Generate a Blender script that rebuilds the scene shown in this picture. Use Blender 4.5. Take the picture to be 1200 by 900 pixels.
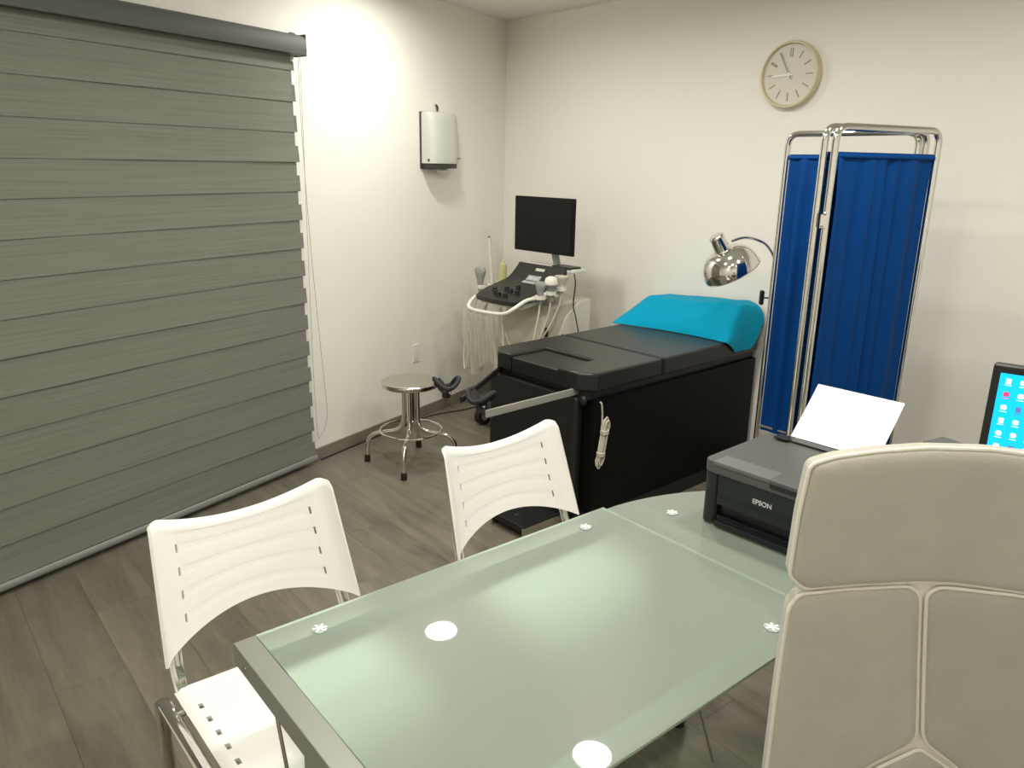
import bpy, bmesh, math, random
from mathutils import Vector, Matrix
random.seed(7)
PI = math.pi
R = math.radians
for o in list(bpy.data.objects):
    bpy.data.objects.remove(o, do_unlink=True)
scene = bpy.context.scene
COL = scene.collection

# ------------------------------------------------------------------ camera
CAM_H, F_PX, PITCH, ROLL = 1.70, 905.0, R(15.9), R(1.0)
cd = bpy.data.cameras.new('camera')
cam = bpy.data.objects.new('camera', cd)
COL.objects.link(cam)
fw = Vector((0, math.cos(PITCH), -math.sin(PITCH)))
up0 = Vector((0, math.sin(PITCH), math.cos(PITCH)))
rt0 = Vector((1, 0, 0))
rt = rt0 * math.cos(ROLL) + up0 * math.sin(ROLL)
up = up0 * math.cos(ROLL) - rt0 * math.sin(ROLL)
m = Matrix.Identity(4)
for i in range(3):
    m[i][0], m[i][1], m[i][2] = rt[i], up[i], -fw[i]
m[2][3] = CAM_H
cam.matrix_world = m
cd.sensor_width = 36.0
cd.lens = F_PX / 1200.0 * 36.0
cd.clip_start = 0.02
scene.camera = cam

# ------------------------------------------------------------------ light and exposure
w = bpy.data.worlds.new('world')
scene.world = w
w.use_nodes = True
w.node_tree.nodes['Background'].inputs[0].default_value = (1.0, 0.95, 0.85, 1)
w.node_tree.nodes['Background'].inputs[1].default_value = 0.02
scene.view_settings.view_transform = 'Standard'
scene.view_settings.look = 'None'
scene.view_settings.gamma = 1.0
scene.view_settings.use_curve_mapping = False
scene.view_settings.exposure = 0.0
LAMP_W = 16.8
LAMP_COL = (1.0, 0.965, 0.89)
LAMPS = [(-0.423, 4.294), (0.438, 3.234), (1.30, 2.17), (-0.61, 2.35), (0.25, 1.29), (1.11, 0.23), (-0.80, 0.41)]  # last two are added unseen lamps, brightening chair back and desk front


# ------------------------------------------------------------------ helpers
def yv(yaw):
    return Vector((math.sin(R(yaw)), math.cos(R(yaw)), 0))


def tag(o, label=None, cat=None, group=None, kind=None):
    if label: o['label'] = label
    if cat: o['category'] = cat
    if group: o['group'] = group
    if kind: o['kind'] = kind
    return o


def thing(name, label, cat, loc=(0, 0, 0), yaw=0.0, group=None):
    o = bpy.data.objects.new(name, None)
    COL.objects.link(o)
    o.empty_display_size = 0.05
    o.location = loc
    o.rotation_euler = (0, 0, -R(yaw))
    return tag(o, label, cat, group)


def smooth_path(pts, n=6, closed=False):
    P = [Vector(p) for p in pts]
    out = []
    N = len(P)
    rng = N if closed else N - 1
    for i in range(rng):
        p0 = P[(i - 1) % N] if (closed or i > 0) else P[0] * 2 - P[1]
        p1, p2 = P[i], P[(i + 1) % N]
        p3 = P[(i + 2) % N] if (closed or i + 2 < N) else P[-1] * 2 - P[-2]
        for k in range(n):
            t = k / n
            out.append(0.5 * ((2 * p1) + (p2 - p0) * t + (2 * p0 - 5 * p1 + 4 * p2 - p3) * t * t + (3 * p1 - p0 - 3 * p2 + p3) * t ** 3))
    if not closed:
        out.append(P[-1].copy())
    return out


def round_path(pts, r, n=5, closed=False):
    """polyline with its corners filleted"""
    P = [Vector(p) for p in pts]
    N = len(P)
    out = []
    for i in range(N):
        if not closed and i in (0, N - 1):
            out.append(P[i]); continue
        a, b, c = P[i - 1], P[i], P[(i + 1) % N]
        d1, d2 = (a - b), (c - b)
        rr = min(r, d1.length * 0.49, d2.length * 0.49)
        s, e = b + d1.normalized() * rr, b + d2.normalized() * rr
        for k in range(n + 1):
            t = k / n
            out.append(s * (1 - t) ** 2 + b * 2 * t * (1 - t) + e * t * t)
    return out


class MB:
    def __init__(self):
        self.bm = bmesh.new()

    def box(self, x0, x1, y0, y1, z0, z1, bev=0.0, seg=2, mat=None):
        b = bmesh.new()
        bmesh.ops.create_cube(b, size=1.0)
        for v in b.verts:
            v.co = Vector(((x0 + x1) / 2 + v.co.x * (x1 - x0), (y0 + y1) / 2 + v.co.y * (y1 - y0), (z0 + z1) / 2 + v.co.z * (z1 - z0)))
        if bev > 0:
            bmesh.ops.bevel(b, geom=list(b.edges), offset=bev, segments=seg, affect='EDGES', profile=0.5)
        return self.merge(b, mat)

    def merge(self, b, mat=None):
        if mat is not None:
            bmesh.ops.transform(b, matrix=mat, verts=b.verts)
        me = bpy.data.meshes.new('tmp')
        b.to_mesh(me); b.free()
        self.bm.from_mesh(me)
        bpy.data.meshes.remove(me)
        return self

    def prism(self, poly, z0, z1, bev=0.0, seg=2, mat=None, bev_side=False):
        """poly: list of (x,y) ccw; extruded in z"""
        b = bmesh.new()
        lo = [b.verts.new((p[0], p[1], z0)) for p in poly]
        hi = [b.verts.new((p[0], p[1], z1)) for p in poly]
        n = len(poly)
        ft = b.faces.new(hi)
        fb = b.faces.new(lo[::-1])
        for i in range(n):
            b.faces.new((lo[i], lo[(i + 1) % n], hi[(i + 1) % n], hi[i]))
        bmesh.ops.recalc_face_normals(b, faces=b.faces)
        if bev > 0:
            ed = list(b.edges) if bev_side else list(set(ft.edges) | set(fb.edges))
            bmesh.ops.bevel(b, geom=ed, offset=bev, segments=seg, affect='EDGES', profile=0.5)
        return self.merge(b, mat)

    def tube(self, path, r, seg=10, closed=False, rb=None, ref=None, cap=True):
        """round tube, or elliptic when rb given (r along ref, rb across)"""
        P = [Vector(p) for p in path]
        Q = [P[0]]
        for p in P[1:]:
            if (p - Q[-1]).length > 1e-6: Q.append(p)
        P = Q
        n = len(P)
        if rb is None: rb = r
        bm = self.bm
        rings = []
        nrm = None
        for i in range(n):
            if closed: t = P[(i + 1) % n] - P[i - 1]
            else: t = P[min(i + 1, n - 1)] - P[max(i - 1, 0)]
            t.normalize()
            if ref is not None:
                a = Vector(ref) - t * Vector(ref).dot(t)
                a.normalize()
            else:
                if nrm is None:
                    a = Vector((0, 0, 1)) if abs(t.z) < 0.9 else Vector((1, 0, 0))
                else:
                    a = nrm
                a = a - t * a.dot(t)
                a.normalize()
                nrm = a
            bb = t.cross(a)
            rr = r[i] if isinstance(r, (list, tuple)) else r
            rbb = rr if isinstance(r, (list, tuple)) else rb
            rings.append([bm.verts.new(P[i] + a * rr * math.cos(2 * PI * k / seg) + bb * rbb * math.sin(2 * PI * k / seg)) for k in range(seg)])
        for i in range(n if closed else n - 1):
            A, B = rings[i], rings[(i + 1) % n]
            for k in range(seg):
                bm.faces.new((A[k], A[(k + 1) % seg], B[(k + 1) % seg], B[k]))
        if not closed and cap:
            bm.faces.new(rings[0][::-1])
            bm.faces.new(rings[-1])
        return self

    def cyl(self, p0, p1, r, seg=20):
        return self.tube([p0, p1], r, seg)

    def lathe(self, prof, seg=32, mat=None, close=False):
        """prof: list of (radius, z) revolved around z"""
        b = bmesh.new()
        rings = []
        for (r, z) in prof:
            if r < 1e-6: rings.append([b.verts.new((0, 0, z))])
            else: rings.append([b.verts.new((r * math.cos(2 * PI * k / seg), r * math.sin(2 * PI * k / seg), z)) for k in range(seg)])
        prs = list(zip(rings, rings[1:]))
        if close: prs.append((rings[-1], rings[0]))
        for A, B in prs:
            for k in range(seg):
                k2 = (k + 1) % seg
                if len(A) == 1 and len(B) == 1: continue
                if len(A) == 1: b.faces.new((A[0], B[k2], B[k]))
                elif len(B) == 1: b.faces.new((A[k], A[k2], B[0]))
                else: b.faces.new((A[k], A[k2], B[k2], B[k]))
        bmesh.ops.recalc_face_normals(b, faces=b.faces)
        return self.merge(b, mat)

    def ball(self, c, r, sx=1, sy=1, sz=1, seg=16):
        b = bmesh.new()
        bmesh.ops.create_uvsphere(b, u_segments=seg, v_segments=max(6, seg // 2), radius=r)
        for v in b.verts: v.co = Vector((v.co.x * sx, v.co.y * sy, v.co.z * sz)) + Vector(c)
        return self.merge(b)

    def grid(self, us, vs, fn, skip=None, thick=0.0):
        b = bmesh.new()
        V = [[b.verts.new(fn(u, v)) for v in vs] for u in us]
        for i in range(len(us) - 1):
            for j in range(len(vs) - 1):
                if skip and skip((us[i] + us[i + 1]) / 2, (vs[j] + vs[j + 1]) / 2): continue
                b.faces.new((V[i][j], V[i + 1][j], V[i + 1][j + 1], V[i][j + 1]))
        loose = [v for v in b.verts if not v.link_faces]
        bmesh.ops.delete(b, geom=loose, context='VERTS')
        if thick:
            bmesh.ops.recalc_face_normals(b, faces=b.faces)
            bmesh.ops.solidify(b, geom=list(b.faces), thickness=thick)
        bmesh.ops.recalc_face_normals(b, faces=b.faces)
        return self.merge(b)

    def mesh(self, name, smooth=True, angle=35):
        me = bpy.data.meshes.new(name)
        self.bm.normal_update()
        self.bm.to_mesh(me)
        self.bm.free()
        if smooth:
            for p in me.polygons: p.use_smooth = True
            me.set_sharp_from_angle(angle=R(angle))
        return me

    def build(self, name, mat, parent=None, smooth=True, angle=35):
        me = self.mesh(name, smooth, angle)
        me.materials.append(mat)
        o = bpy.data.objects.new(name, me)
        COL.objects.link(o)
        if parent is not None: o.parent = parent
        if smooth:
            wn = o.modifiers.new('weighted_normals', 'WEIGHTED_NORMAL')
            wn.keep_sharp = True
        return o


def link_copy(src, name, parent, loc=None, rot=None):
    o = src.copy()
    COL.objects.link(o)
    o.parent = parent
    if loc is not None: o.location = loc
    if rot is not None: o.rotation_euler = rot
    return o


def copy_tree(o, parent=None):
    c = o.copy()
    COL.objects.link(c)
    c.parent = parent
    for ch in list(o.children): copy_tree(ch, c)
    return c


# ------------------------------------------------------------------ materials
def mat_new(name):
    M = bpy.data.materials.new(name)
    M.use_nodes = True
    nt = M.node_tree
    return M, nt, nt.nodes['Principled BSDF']


def simple(name, col, rough=0.5, metal=0.0, bump=0.0, bscale=200.0, var=0.0, vscale=8.0, spec=0.5, coat=0.0, sheen=0.0):
    M, nt, b = mat_new(name)
    b.inputs['Base Color'].default_value = (*col, 1)
    b.inputs['Roughness'].default_value = rough
    b.inputs['Metallic'].default_value = metal
    b.inputs['Specular IOR Level'].default_value = spec
    b.inputs['Coat Weight'].default_value = coat
    b.inputs['Sheen Weight'].default_value = sheen
    N = nt.nodes; L = nt.links
    tc = N.new('ShaderNodeTexCoord')
    if var > 0:
        no = N.new('ShaderNodeTexNoise'); no.inputs['Scale'].default_value = vscale
        no.inputs['Detail'].default_value = 4
        L.new(tc.outputs['Object'], no.inputs['Vector'])
        hs = N.new('ShaderNodeMapRange')
        hs.inputs['From Min'].default_value = 0.3; hs.inputs['From Max'].default_value = 0.7
        hs.inputs['To Min'].default_value = 1 - var; hs.inputs['To Max'].default_value = 1 + var
        L.new(no.outputs['Fac'], hs.inputs['Value'])
        mx = N.new('ShaderNodeMix'); mx.data_type = 'RGBA'; mx.blend_type = 'MULTIPLY'
        mx.inputs['Factor'].default_value = 1.0
        mx.inputs['A'].default_value = (*col, 1)
        L.new(hs.outputs['Result'], mx.inputs['B'])
        L.new(mx.outputs['Result'], b.inputs['Base Color'])
    if bump > 0:
        nb = N.new('ShaderNodeTexNoise'); nb.inputs['Scale'].default_value = bscale
        nb.inputs['Detail'].default_value = 3
        L.new(tc.outputs['Object'], nb.inputs['Vector'])
        bu = N.new('ShaderNodeBump'); bu.inputs['Strength'].default_value = bump
        bu.inputs['Distance'].default_value = 0.002
        L.new(nb.outputs['Fac'], bu.inputs['Height'])
        L.new(bu.outputs['Normal'], b.inputs['Normal'])
    return M


def emit(name, col, strength):
    M, nt, b = mat_new(name)
    b.inputs['Base Color'].default_value = (*col, 1)
    b.inputs['Emission Color'].default_value = (*col, 1)
    b.inputs['Emission Strength'].default_value = strength
    b.inputs['Roughness'].default_value = 0.4
    return M


def wood(name, c1, c2, along='Y', rough=0.42):
    M, nt, b = mat_new(name)
    N = nt.nodes; L = nt.links
    tc = N.new('ShaderNodeTexCoord')
    oi = N.new('ShaderNodeObjectInfo')
    mp = N.new('ShaderNodeMapping')
    mp.inputs['Scale'].default_value = (9, 1.1, 9) if along == 'Y' else (1.1, 9, 9)
    mul = N.new('ShaderNodeMath'); mul.operation = 'MULTIPLY'; mul.inputs[1].default_value = 37.0
    L.new(oi.outputs['Random'], mul.inputs[0])
    cx = N.new('ShaderNodeCombineXYZ')
    for k in ('X', 'Y', 'Z'): L.new(mul.outputs[0], cx.inputs[k])
    add = N.new('ShaderNodeVectorMath'); add.operation = 'ADD'
    L.new(tc.outputs['Object'], add.inputs[0]); L.new(cx.outputs[0], add.inputs[1])
    L.new(add.outputs[0], mp.inputs['Vector'])
    n1 = N.new('ShaderNodeTexNoise'); n1.inputs['Scale'].default_value = 1.3; n1.inputs['Detail'].default_value = 7
    n1.inputs['Roughness'].default_value = 0.6; n1.inputs['Distortion'].default_value = 0.7
    L.new(mp.outputs[0], n1.inputs['Vector'])
    n2 = N.new('ShaderNodeTexNoise'); n2.inputs['Scale'].default_value = 9.0; n2.inputs['Detail'].default_value = 3
    L.new(mp.outputs[0], n2.inputs['Vector'])
    mixf = N.new('ShaderNodeMath'); mixf.operation = 'MULTIPLY_ADD'
    mixf.inputs[1].default_value = 0.25
    L.new(n2.outputs['Fac'], mixf.inputs[0]); L.new(n1.outputs['Fac'], mixf.inputs[2])
    rp = N.new('ShaderNodeValToRGB')
    rp.color_ramp.elements[0].position = 0.42; rp.color_ramp.elements[0].color = (*c1, 1)
    rp.color_ramp.elements[1].position = 0.86; rp.color_ramp.elements[1].color = (*c2, 1)
    L.new(mixf.outputs[0], rp.inputs['Fac'])
    hs = N.new('ShaderNodeHueSaturation')
    mr = N.new('ShaderNodeMapRange'); mr.inputs['To Min'].default_value = 0.95; mr.inputs['To Max'].default_value = 1.05
    L.new(oi.outputs['Random'], mr.inputs['Value']); L.new(mr.outputs[0], hs.inputs['Value'])
    L.new(rp.outputs['Color'], hs.inputs['Color']); L.new(hs.outputs['Color'], b.inputs['Base Color'])
    b.inputs['Roughness'].default_value = rough
    bu = N.new('ShaderNodeBump'); bu.inputs['Strength'].default_value = 0.15; bu.inputs['Distance'].default_value = 0.001
    L.new(mixf.outputs[0], bu.inputs['Height']); L.new(bu.outputs['Normal'], b.inputs['Normal'])
    return M


def weave(name, col, sx=(900, 900, 900), depth=0.25, rough=0.85, var=0.05, sheen=0.2, streak=None):
    """woven cloth: two crossed waves as relief, optional long streaks"""
    M, nt, b = mat_new(name)
    N = nt.nodes; L = nt.links
    b.inputs['Roughness'].default_value = rough
    b.inputs['Sheen Weight'].default_value = sheen
    b.inputs['Specular IOR Level'].default_value = 0.12
    tc = N.new('ShaderNodeTexCoord')
    wv = []
    for d in ('X', 'Z'):
        wt = N.new('ShaderNodeTexWave'); wt.bands_direction = d
        wt.inputs['Scale'].default_value = sx[0 if d == 'X' else 2] / 6.28 / 3
        wt.inputs['Distortion'].default_value = 0.4
        L.new(tc.outputs['Object'], wt.inputs['Vector']); wv.append(wt)
    mu = N.new('ShaderNodeMath'); mu.operation = 'MULTIPLY'
    L.new(wv[0].outputs['Fac'], mu.inputs[0]); L.new(wv[1].outputs['Fac'], mu.inputs[1])
    bu = N.new('ShaderNodeBump'); bu.inputs['Strength'].default_value = depth; bu.inputs['Distance'].default_value = 0.001
    L.new(mu.outputs[0], bu.inputs['Height']); L.new(bu.outputs['Normal'], b.inputs['Normal'])
    no = N.new('ShaderNodeTexNoise'); no.inputs['Detail'].default_value = 4
    if streak:
        mp = N.new('ShaderNodeMapping'); mp.inputs['Scale'].default_value = streak
        L.new(tc.outputs['Object'], mp.inputs['Vector']); L.new(mp.outputs[0], no.inputs['Vector'])
        no.inputs['Scale'].default_value = 1.0
    else:
        L.new(tc.outputs['Object'], no.inputs['Vector']); no.inputs['Scale'].default_value = 12
    mr = N.new('ShaderNodeMapRange'); mr.inputs['From Min'].default_value = 0.3; mr.inputs['From Max'].default_value = 0.7
    mr.inputs['To Min'].default_value = 1 - var; mr.inputs['To Max'].default_value = 1 + var
    L.new(no.outputs['Fac'], mr.inputs['Value'])
    mx = N.new('ShaderNodeMix'); mx.data_type = 'RGBA'; mx.blend_type = 'MULTIPLY'; mx.inputs['Factor'].default_value = 1
    mx.inputs['A'].default_value = (*col, 1); L.new(mr.outputs[0], mx.inputs['B'])
    L.new(mx.outputs['Result'], b.inputs['Base Color'])
    return M


def glass_frosted(name, col):
    """float glass etched on its lower face: sharp reflection on top, milky body that blurs what is below"""
    M, nt, b = mat_new(name)
    N = nt.nodes; L = nt.links
    N.remove(b)
    df = N.new('ShaderNodeBsdfDiffuse'); df.inputs['Color'].default_value = (*col, 1)
    rf = N.new('ShaderNodeBsdfRefraction'); rf.inputs['Color'].default_value = (0.74, 0.86, 0.78, 1)
    rf.inputs['Roughness'].default_value = 0.58; rf.inputs['IOR'].default_value = 1.12
    m1 = N.new('ShaderNodeMixShader'); m1.inputs['Fac'].default_value = 0.55
    L.new(df.outputs[0], m1.inputs[1]); L.new(rf.outputs[0], m1.inputs[2])
    gl = N.new('ShaderNodeBsdfGlossy'); gl.inputs['Roughness'].default_value = 0.02
    gr = N.new('ShaderNodeBsdfGlossy'); gr.inputs['Roughness'].default_value = 0.32
    m3 = N.new('ShaderNodeMixShader'); m3.inputs['Fac'].default_value = 0.25
    L.new(gl.outputs[0], m3.inputs[1]); L.new(gr.outputs[0], m3.inputs[2])
    fr = N.new('ShaderNodeFresnel'); fr.inputs['IOR'].default_value = 1.5
    ge = N.new('ShaderNodeNewGeometry')           # the milky film counts once, on the way in
    mxm = N.new('ShaderNodeMath'); mxm.operation = 'MAXIMUM'; mxm.inputs[1].default_value = 0.60
    L.new(ge.outputs['Backfacing'], mxm.inputs[0]); L.new(mxm.outputs[0], m1.inputs['Fac'])
    inv = N.new('ShaderNodeMath'); inv.operation = 'SUBTRACT'; inv.inputs[0].default_value = 1.0
    L.new(ge.outputs['Backfacing'], inv.inputs[1])
    fm_ = N.new('ShaderNodeMath'); fm_.operation = 'MULTIPLY'
    L.new(fr.outputs[0], fm_.inputs[0]); L.new(inv.outputs[0], fm_.inputs[1])
    m2 = N.new('ShaderNodeMixShader')
    L.new(fm_.outputs[0], m2.inputs['Fac']); L.new(m1.outputs[0], m2.inputs[1]); L.new(m3.outputs[0], m2.inputs[2])
    L.new(m2.outputs[0], N['Material Output'].inputs['Surface'])
    return M


def plastic_film(name, col, alpha):
    M, nt, b = mat_new(name)
    b.inputs['Base Color'].default_value = (*col, 1)
    b.inputs['Roughness'].default_value = 0.25
    b.inputs['Alpha'].default_value = alpha
    return M


PAINT = simple('wall_paint', (0.875, 0.855, 0.785), 0.6, bump=0.05, bscale=120, var=0.012, vscale=1.5)
CEILP = simple('ceiling_paint', (0.80, 0.79, 0.74), 0.8)
FLOORM = wood('grey_wood_plank', (0.120, 0.106, 0.078), (0.215, 0.194, 0.150), 'Y', 0.40)
JOINT = simple('plank_joint', (0.095, 0.083, 0.064), 0.8)
BASEM = wood('grey_wood_baseboard', (0.17, 0.15, 0.12), (0.28, 0.25, 0.21), 'Y', 0.45)
BLINDM = weave('blind_cloth', (0.200, 0.200, 0.170), (1500, 1, 1500), 0.15, 0.62, 0.10, 0.1, (6, 2.2, 160))
BLINDMET = simple('blind_rail_grey', (0.085, 0.088, 0.082), 0.6)
RAILGREY = simple('blind_bottom_bar_grey', (0.30, 0.31, 0.29), 0.4, 0.3)
CHROME = simple('chrome', (0.78, 0.77, 0.74), 0.09, 1.0)
BEAMM = simple('desk_beam_light', (0.60, 0.62, 0.58), 0.4, 0.1)
BARM = simple('satin_bar', (0.42, 0.41, 0.36), 0.32, 0.3)
STEEL = simple('brushed_steel', (0.60, 0.58, 0.52), 0.22, 1.0, bump=0.02, bscale=80)
FRAMEM = simple('desk_steel_paint', (0.25, 0.26, 0.225), 0.38, 0.2)
GLASSM = glass_frosted('frosted_glass', (0.47, 0.535, 0.465))
GLASSE = simple('glass_disc', (0.34, 0.42, 0.37), 0.2)
WHITEP = simple('white_plastic', (0.83, 0.82, 0.78), 0.36, bump=0.03, bscale=900)
OFFW = simple('cream_plastic', (0.62, 0.60, 0.50), 0.4)
BLACKP = simple('black_plastic', (0.012, 0.012, 0.012), 0.4)
VINYL = simple('black_vinyl', (0.014, 0.014, 0.012), 0.36, bump=0.08, bscale=350, var=0.05)
CABBLK = simple('black_lacquer', (0.0035, 0.0035, 0.0035), 0.5, spec=0.15)
RUBBER = simple('rubber', (0.012, 0.012, 0.011), 0.7)
TURQ = weave('turquoise_cloth', (0.0, 0.31, 0.50), (2000, 1, 2000), 0.1, 0.9, 0.03, 0.05)
BLUEC = weave('royal_blue_cloth', (0.0, 0.045, 0.20), (1200, 1, 1200), 0.12, 0.6, 0.05, 0.0)
WHITEE = simple('white_sheet', (0.88, 0.88, 0.86), 0.7)
GREYC = simple('dispenser_grey', (0.60, 0.61, 0.555), 0.35, 0.0)
DARKP = simple('dark_brown_plastic', (0.035, 0.032, 0.025), 0.4)
CHAIRF = weave('cream_chair_cloth', (0.45, 0.43, 0.365), (2600, 1, 2600), 0.5, 0.8, 0.04, 0.3)
CHAIRF2 = weave('sage_chair_cloth', (0.40, 0.40, 0.34), (2600, 1, 2600), 0.5, 0.8, 0.04, 0.3)
PIPING = simple('cream_piping', (0.72, 0.69, 0.60), 0.5)
PRTOP = simple('printer_lid_grey', (0.075, 0.073, 0.070), 0.5, bump=0.12, bscale=700)
PRBODY = simple('printer_black', (0.010, 0.011, 0.011), 0.33)
PRGLOSS = simple('printer_gloss_black', (0.008, 0.010, 0.011), 0.16)
LETTER = simple('silver_lettering', (0.6, 0.6, 0.6), 0.35, 0.3)
CLOCKRIM = simple('champagne_rim', (0.66, 0.59, 0.40), 0.4, 0.15)
CLOCKFACE = simple('clock_face', (0.68, 0.645, 0.56), 0.4)
MARKM = simple('clock_marks', (0.27, 0.25, 0.19), 0.4, 0.2)
HANDM = simple('clock_hand_white', (0.9, 0.88, 0.8), 0.3)
USBODY = simple('ultrasound_cream', (0.60, 0.57, 0.46), 0.4)
USWHITE = simple('ultrasound_white', (0.80, 0.78, 0.70), 0.35)
USDARK = simple('console_dark', (0.022, 0.021, 0.018), 0.45)
USGREY = simple('probe_grey', (0.30, 0.31, 0.29), 0.4)
SCREENOFF = simple('dark_screen', (0.004, 0.004, 0.0035), 0.3, spec=0.2)
GELM = simple('gel_bottle_yellow', (0.52, 0.51, 0.25), 0.35)
CABLEW = simple('cable_cream', (0.66, 0.62, 0.50), 0.45)
CORDM = simple('cord_cream', (0.58, 0.55, 0.45), 0.5)
FILM = plastic_film('clear_film', (0.75, 0.73, 0.62), 0.35)
DESKSCR = emit('desktop_blue', (0.0, 0.47, 1.0), 0.9)
ICONW = emit('icon_white', (0.75, 0.85, 0.95), 1.0)
ICONR = emit('icon_red', (0.75, 0.05, 0.15), 0.9)
ICOND = emit('icon_navy', (0.12, 0.16, 0.35), 0.8)
LENSM = emit('downlight_diffuser', (1.0, 0.95, 0.85), 9.0)

# ------------------------------------------------------------------ room shell
K = Vector((-0.083, 5.988, 0))          # floor corner of left and back wall
YA, YB = 31.45, -42.0
CEIL = 2.675
P_right = K + yv(YB + 180) * 5.0
P_front = P_right + yv(YB + 270) * 5.0
# left wall meets front wall
dA = -yv(YA)
dF = yv(YB)
den = dA.x * (-dF.y) - (-dF.x) * dA.y
rhs = P_front - K
tA = (rhs.x * (-dF.y) - (-dF.x) * rhs.y) / den
P_left = K + dA * tA
ROOM = [P_left, P_front, P_right, K]    # ccw seen from above?
area = sum(ROOM[i].x * ROOM[(i + 1) % 4].y - ROOM[(i + 1) % 4].x * ROOM[i].y for i in range(4))
if area < 0: ROOM.reverse()


def wall(name, a, b, th=0.12):
    d = (b - a).normalized()
    n = Vector((d.y, -d.x, 0))            # outward for ccw room
    mb = MB()
    e = th * 1.5
    mb.prism([(a - d * e)[:2], (a - d * e + n * th)[:2], (b + d * e + n * th)[:2], (b + d * e)[:2]], 0, CEIL)
    return tag(mb.build(name, PAINT, None, False), kind='structure')


names = {}
for i in range(4):
    a, b = ROOM[i], ROOM[(i + 1) % 4]
    s = {0: None}
    pair = {tuple(round(v, 3) for v in a[:2]), tuple(round(v, 3) for v in b[:2])}

    def key(p): return tuple(round(v, 3) for v in p[:2])
    if pair == {key(K), key(P_left)}: nm = 'wall_left'
    elif pair == {key(K), key(P_right)}: nm = 'wall_back'
    elif pair == {key(P_right), key(P_front)}: nm = 'wall_right'
    else: nm = 'wall_front'
    names[nm] = wall(nm, a, b)
mb = MB(); mb.prism([p[:2] for p in ROOM], CEIL, CEIL + 0.1)
tag(mb.build('ceiling', CEILP, None, False), kind='structure')
mb = MB(); mb.prism([p[:2] for p in ROOM], -0.10, -0.004)
floor = tag(mb.build('floor', JOINT, None, False), kind='structure')


def clip_poly(poly, room):
    out = poly
    n = len(room)
    for i in range(n):
        a, b = room[i], room[(i + 1) % n]
        ins = lambda p: (b.x - a.x) * (p[1] - a.y) - (b.y - a.y) * (p[0] - a.x) >= -1e-9
        inp, out = out, []
        for j in range(len(inp)):
            p, q = inp[j], inp[(j + 1) % len(inp)]
            if ins(p): out.append(p)
            if ins(p) != ins(q):
                f = lambda s: (b.x - a.x) * (s[1] - a.y) - (b.y - a.y) * (s[0] - a.x)
                t = f(p) / (f(p) - f(q))
                out.append((p[0] + (q[0] - p[0]) * t, p[1] + (q[1] - p[1]) * t))
        if not out: return []
    return out


PW, PL, GAP = 0.218, 1.20, 0.0004
fx, fy = yv(50), yv(-40)
full = None
rotz = R(40)
row_off = [0.0, 0.43, 0.86, 0.21, 0.64]
for i in range(-18, 22):
    off = 2.18 + row_off[(i + 1) % 5] - PL
    for j in range(-6, 6):
        cx_, cy_ = 0.467 - PW + PW * i + PW / 2, off + PL * j + PL / 2
        ctr = fx * cx_ + fy * cy_
        quad = [(sx * (PW / 2 - GAP), sy * (PL / 2 - GAP)) for sx, sy in ((-1, -1), (1, -1), (1, 1), (-1, 1))]
        wq = [(ctr + fx * q[0] + fy * q[1])[:2] for q in quad]
        cl = clip_poly(wq, ROOM)
        if len(cl) < 3: continue
        ar = abs(sum(cl[k][0] * cl[(k + 1) % len(cl)][1] - cl[(k + 1) % len(cl)][0] * cl[k][1] for k in range(len(cl)))) / 2
        if ar < 0.002: continue
        if ar > 0.999 * (PW - 2 * GAP) * (PL - 2 * GAP):
            if full is None:
                mb = MB(); mb.prism(quad, -0.004, 0.0)
                full = mb.build('plank', FLOORM, floor, False); o = full
            else:
                o = link_copy(full, 'plank', floor)
        else:
            lp = []
            for p in cl:
                d = Vector((p[0], p[1], 0)) - ctr
                lp.append((d.dot(fx), d.dot(fy)))
            mb = MB(); mb.prism(lp, -0.004, 0.0)
            o = mb.build('plank', FLOORM, floor, False)
        o.location = ctr
        o.rotation_euler = (0, 0, rotz)

# baseboards: local Y along the wall
def baseboard(name, o, yaw, y0, y1, side):
    mb = MB()
    x0, x1 = (0.0, 0.013) if side > 0 else (-0.013, 0.0)
    mb.box(x0, x1, y0, y1, 0.0005, 0.075, 0.003)
    ob = mb.build(name, BASEM)
    ob.location = o
    ob.rotation_euler = (0, 0, -R(yaw))
    return tag(ob, kind='structure')


LW = (K, YA)      # left wall frame: X into the room, Y towards the corner
baseboard('baseboard_left', K, YA, -2.06, -0.015, 1)
baseboard('baseboard_back', K, YB, -4.95, -0.02, -1)


def on_left(x, y, z):
    return K + yv(YA + 90) * x + yv(YA) * y + Vector((0, 0, z))


# ------------------------------------------------------------------ roller blind
BY0, BY1 = -4.6, -2.085
blind = thing('zebra_blind', 'large grey-green banded roller blind hanging over the left wall', 'blind', K, YA)
mb = MB()
prof = [(0.004, 2.305), (0.06, 2.305), (0.085, 2.295), (0.098, 2.27), (0.10, 2.235), (0.097, 2.21), (0.004, 2.21)]
prof = [(p[0], p[1]) for p in prof]
mb.prism([(x, z) for x, z in prof], 0, BY1 + 0.045 - BY0, mat=Matrix(((1, 0, 0, 0), (0, 0, 1, BY0), (0, 1, 0, 0), (0, 0, 0, 1))))
bmesh.ops.recalc_face_normals(mb.bm, faces=mb.bm.faces)
cassette = mb.build('cassette', BLINDMET, blind, True, 40)
mb = MB(); mb.box(0.004, 0.092, BY1 + 0.0455, BY1 + 0.0515, 2.205, 2.308, 0.002)
mb.build('end_cap', BLINDMET, cassette)
mb = MB(); mb.box(0.010, 0.030, BY1 + 0.01, BY1 + 0.04, 2.306, 2.318, 0.003)
mb.build('bracket', BLINDMET, cassette)
pitch = 0.148
z = 2.20
k = 0
rnd = random.Random(3)
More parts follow.
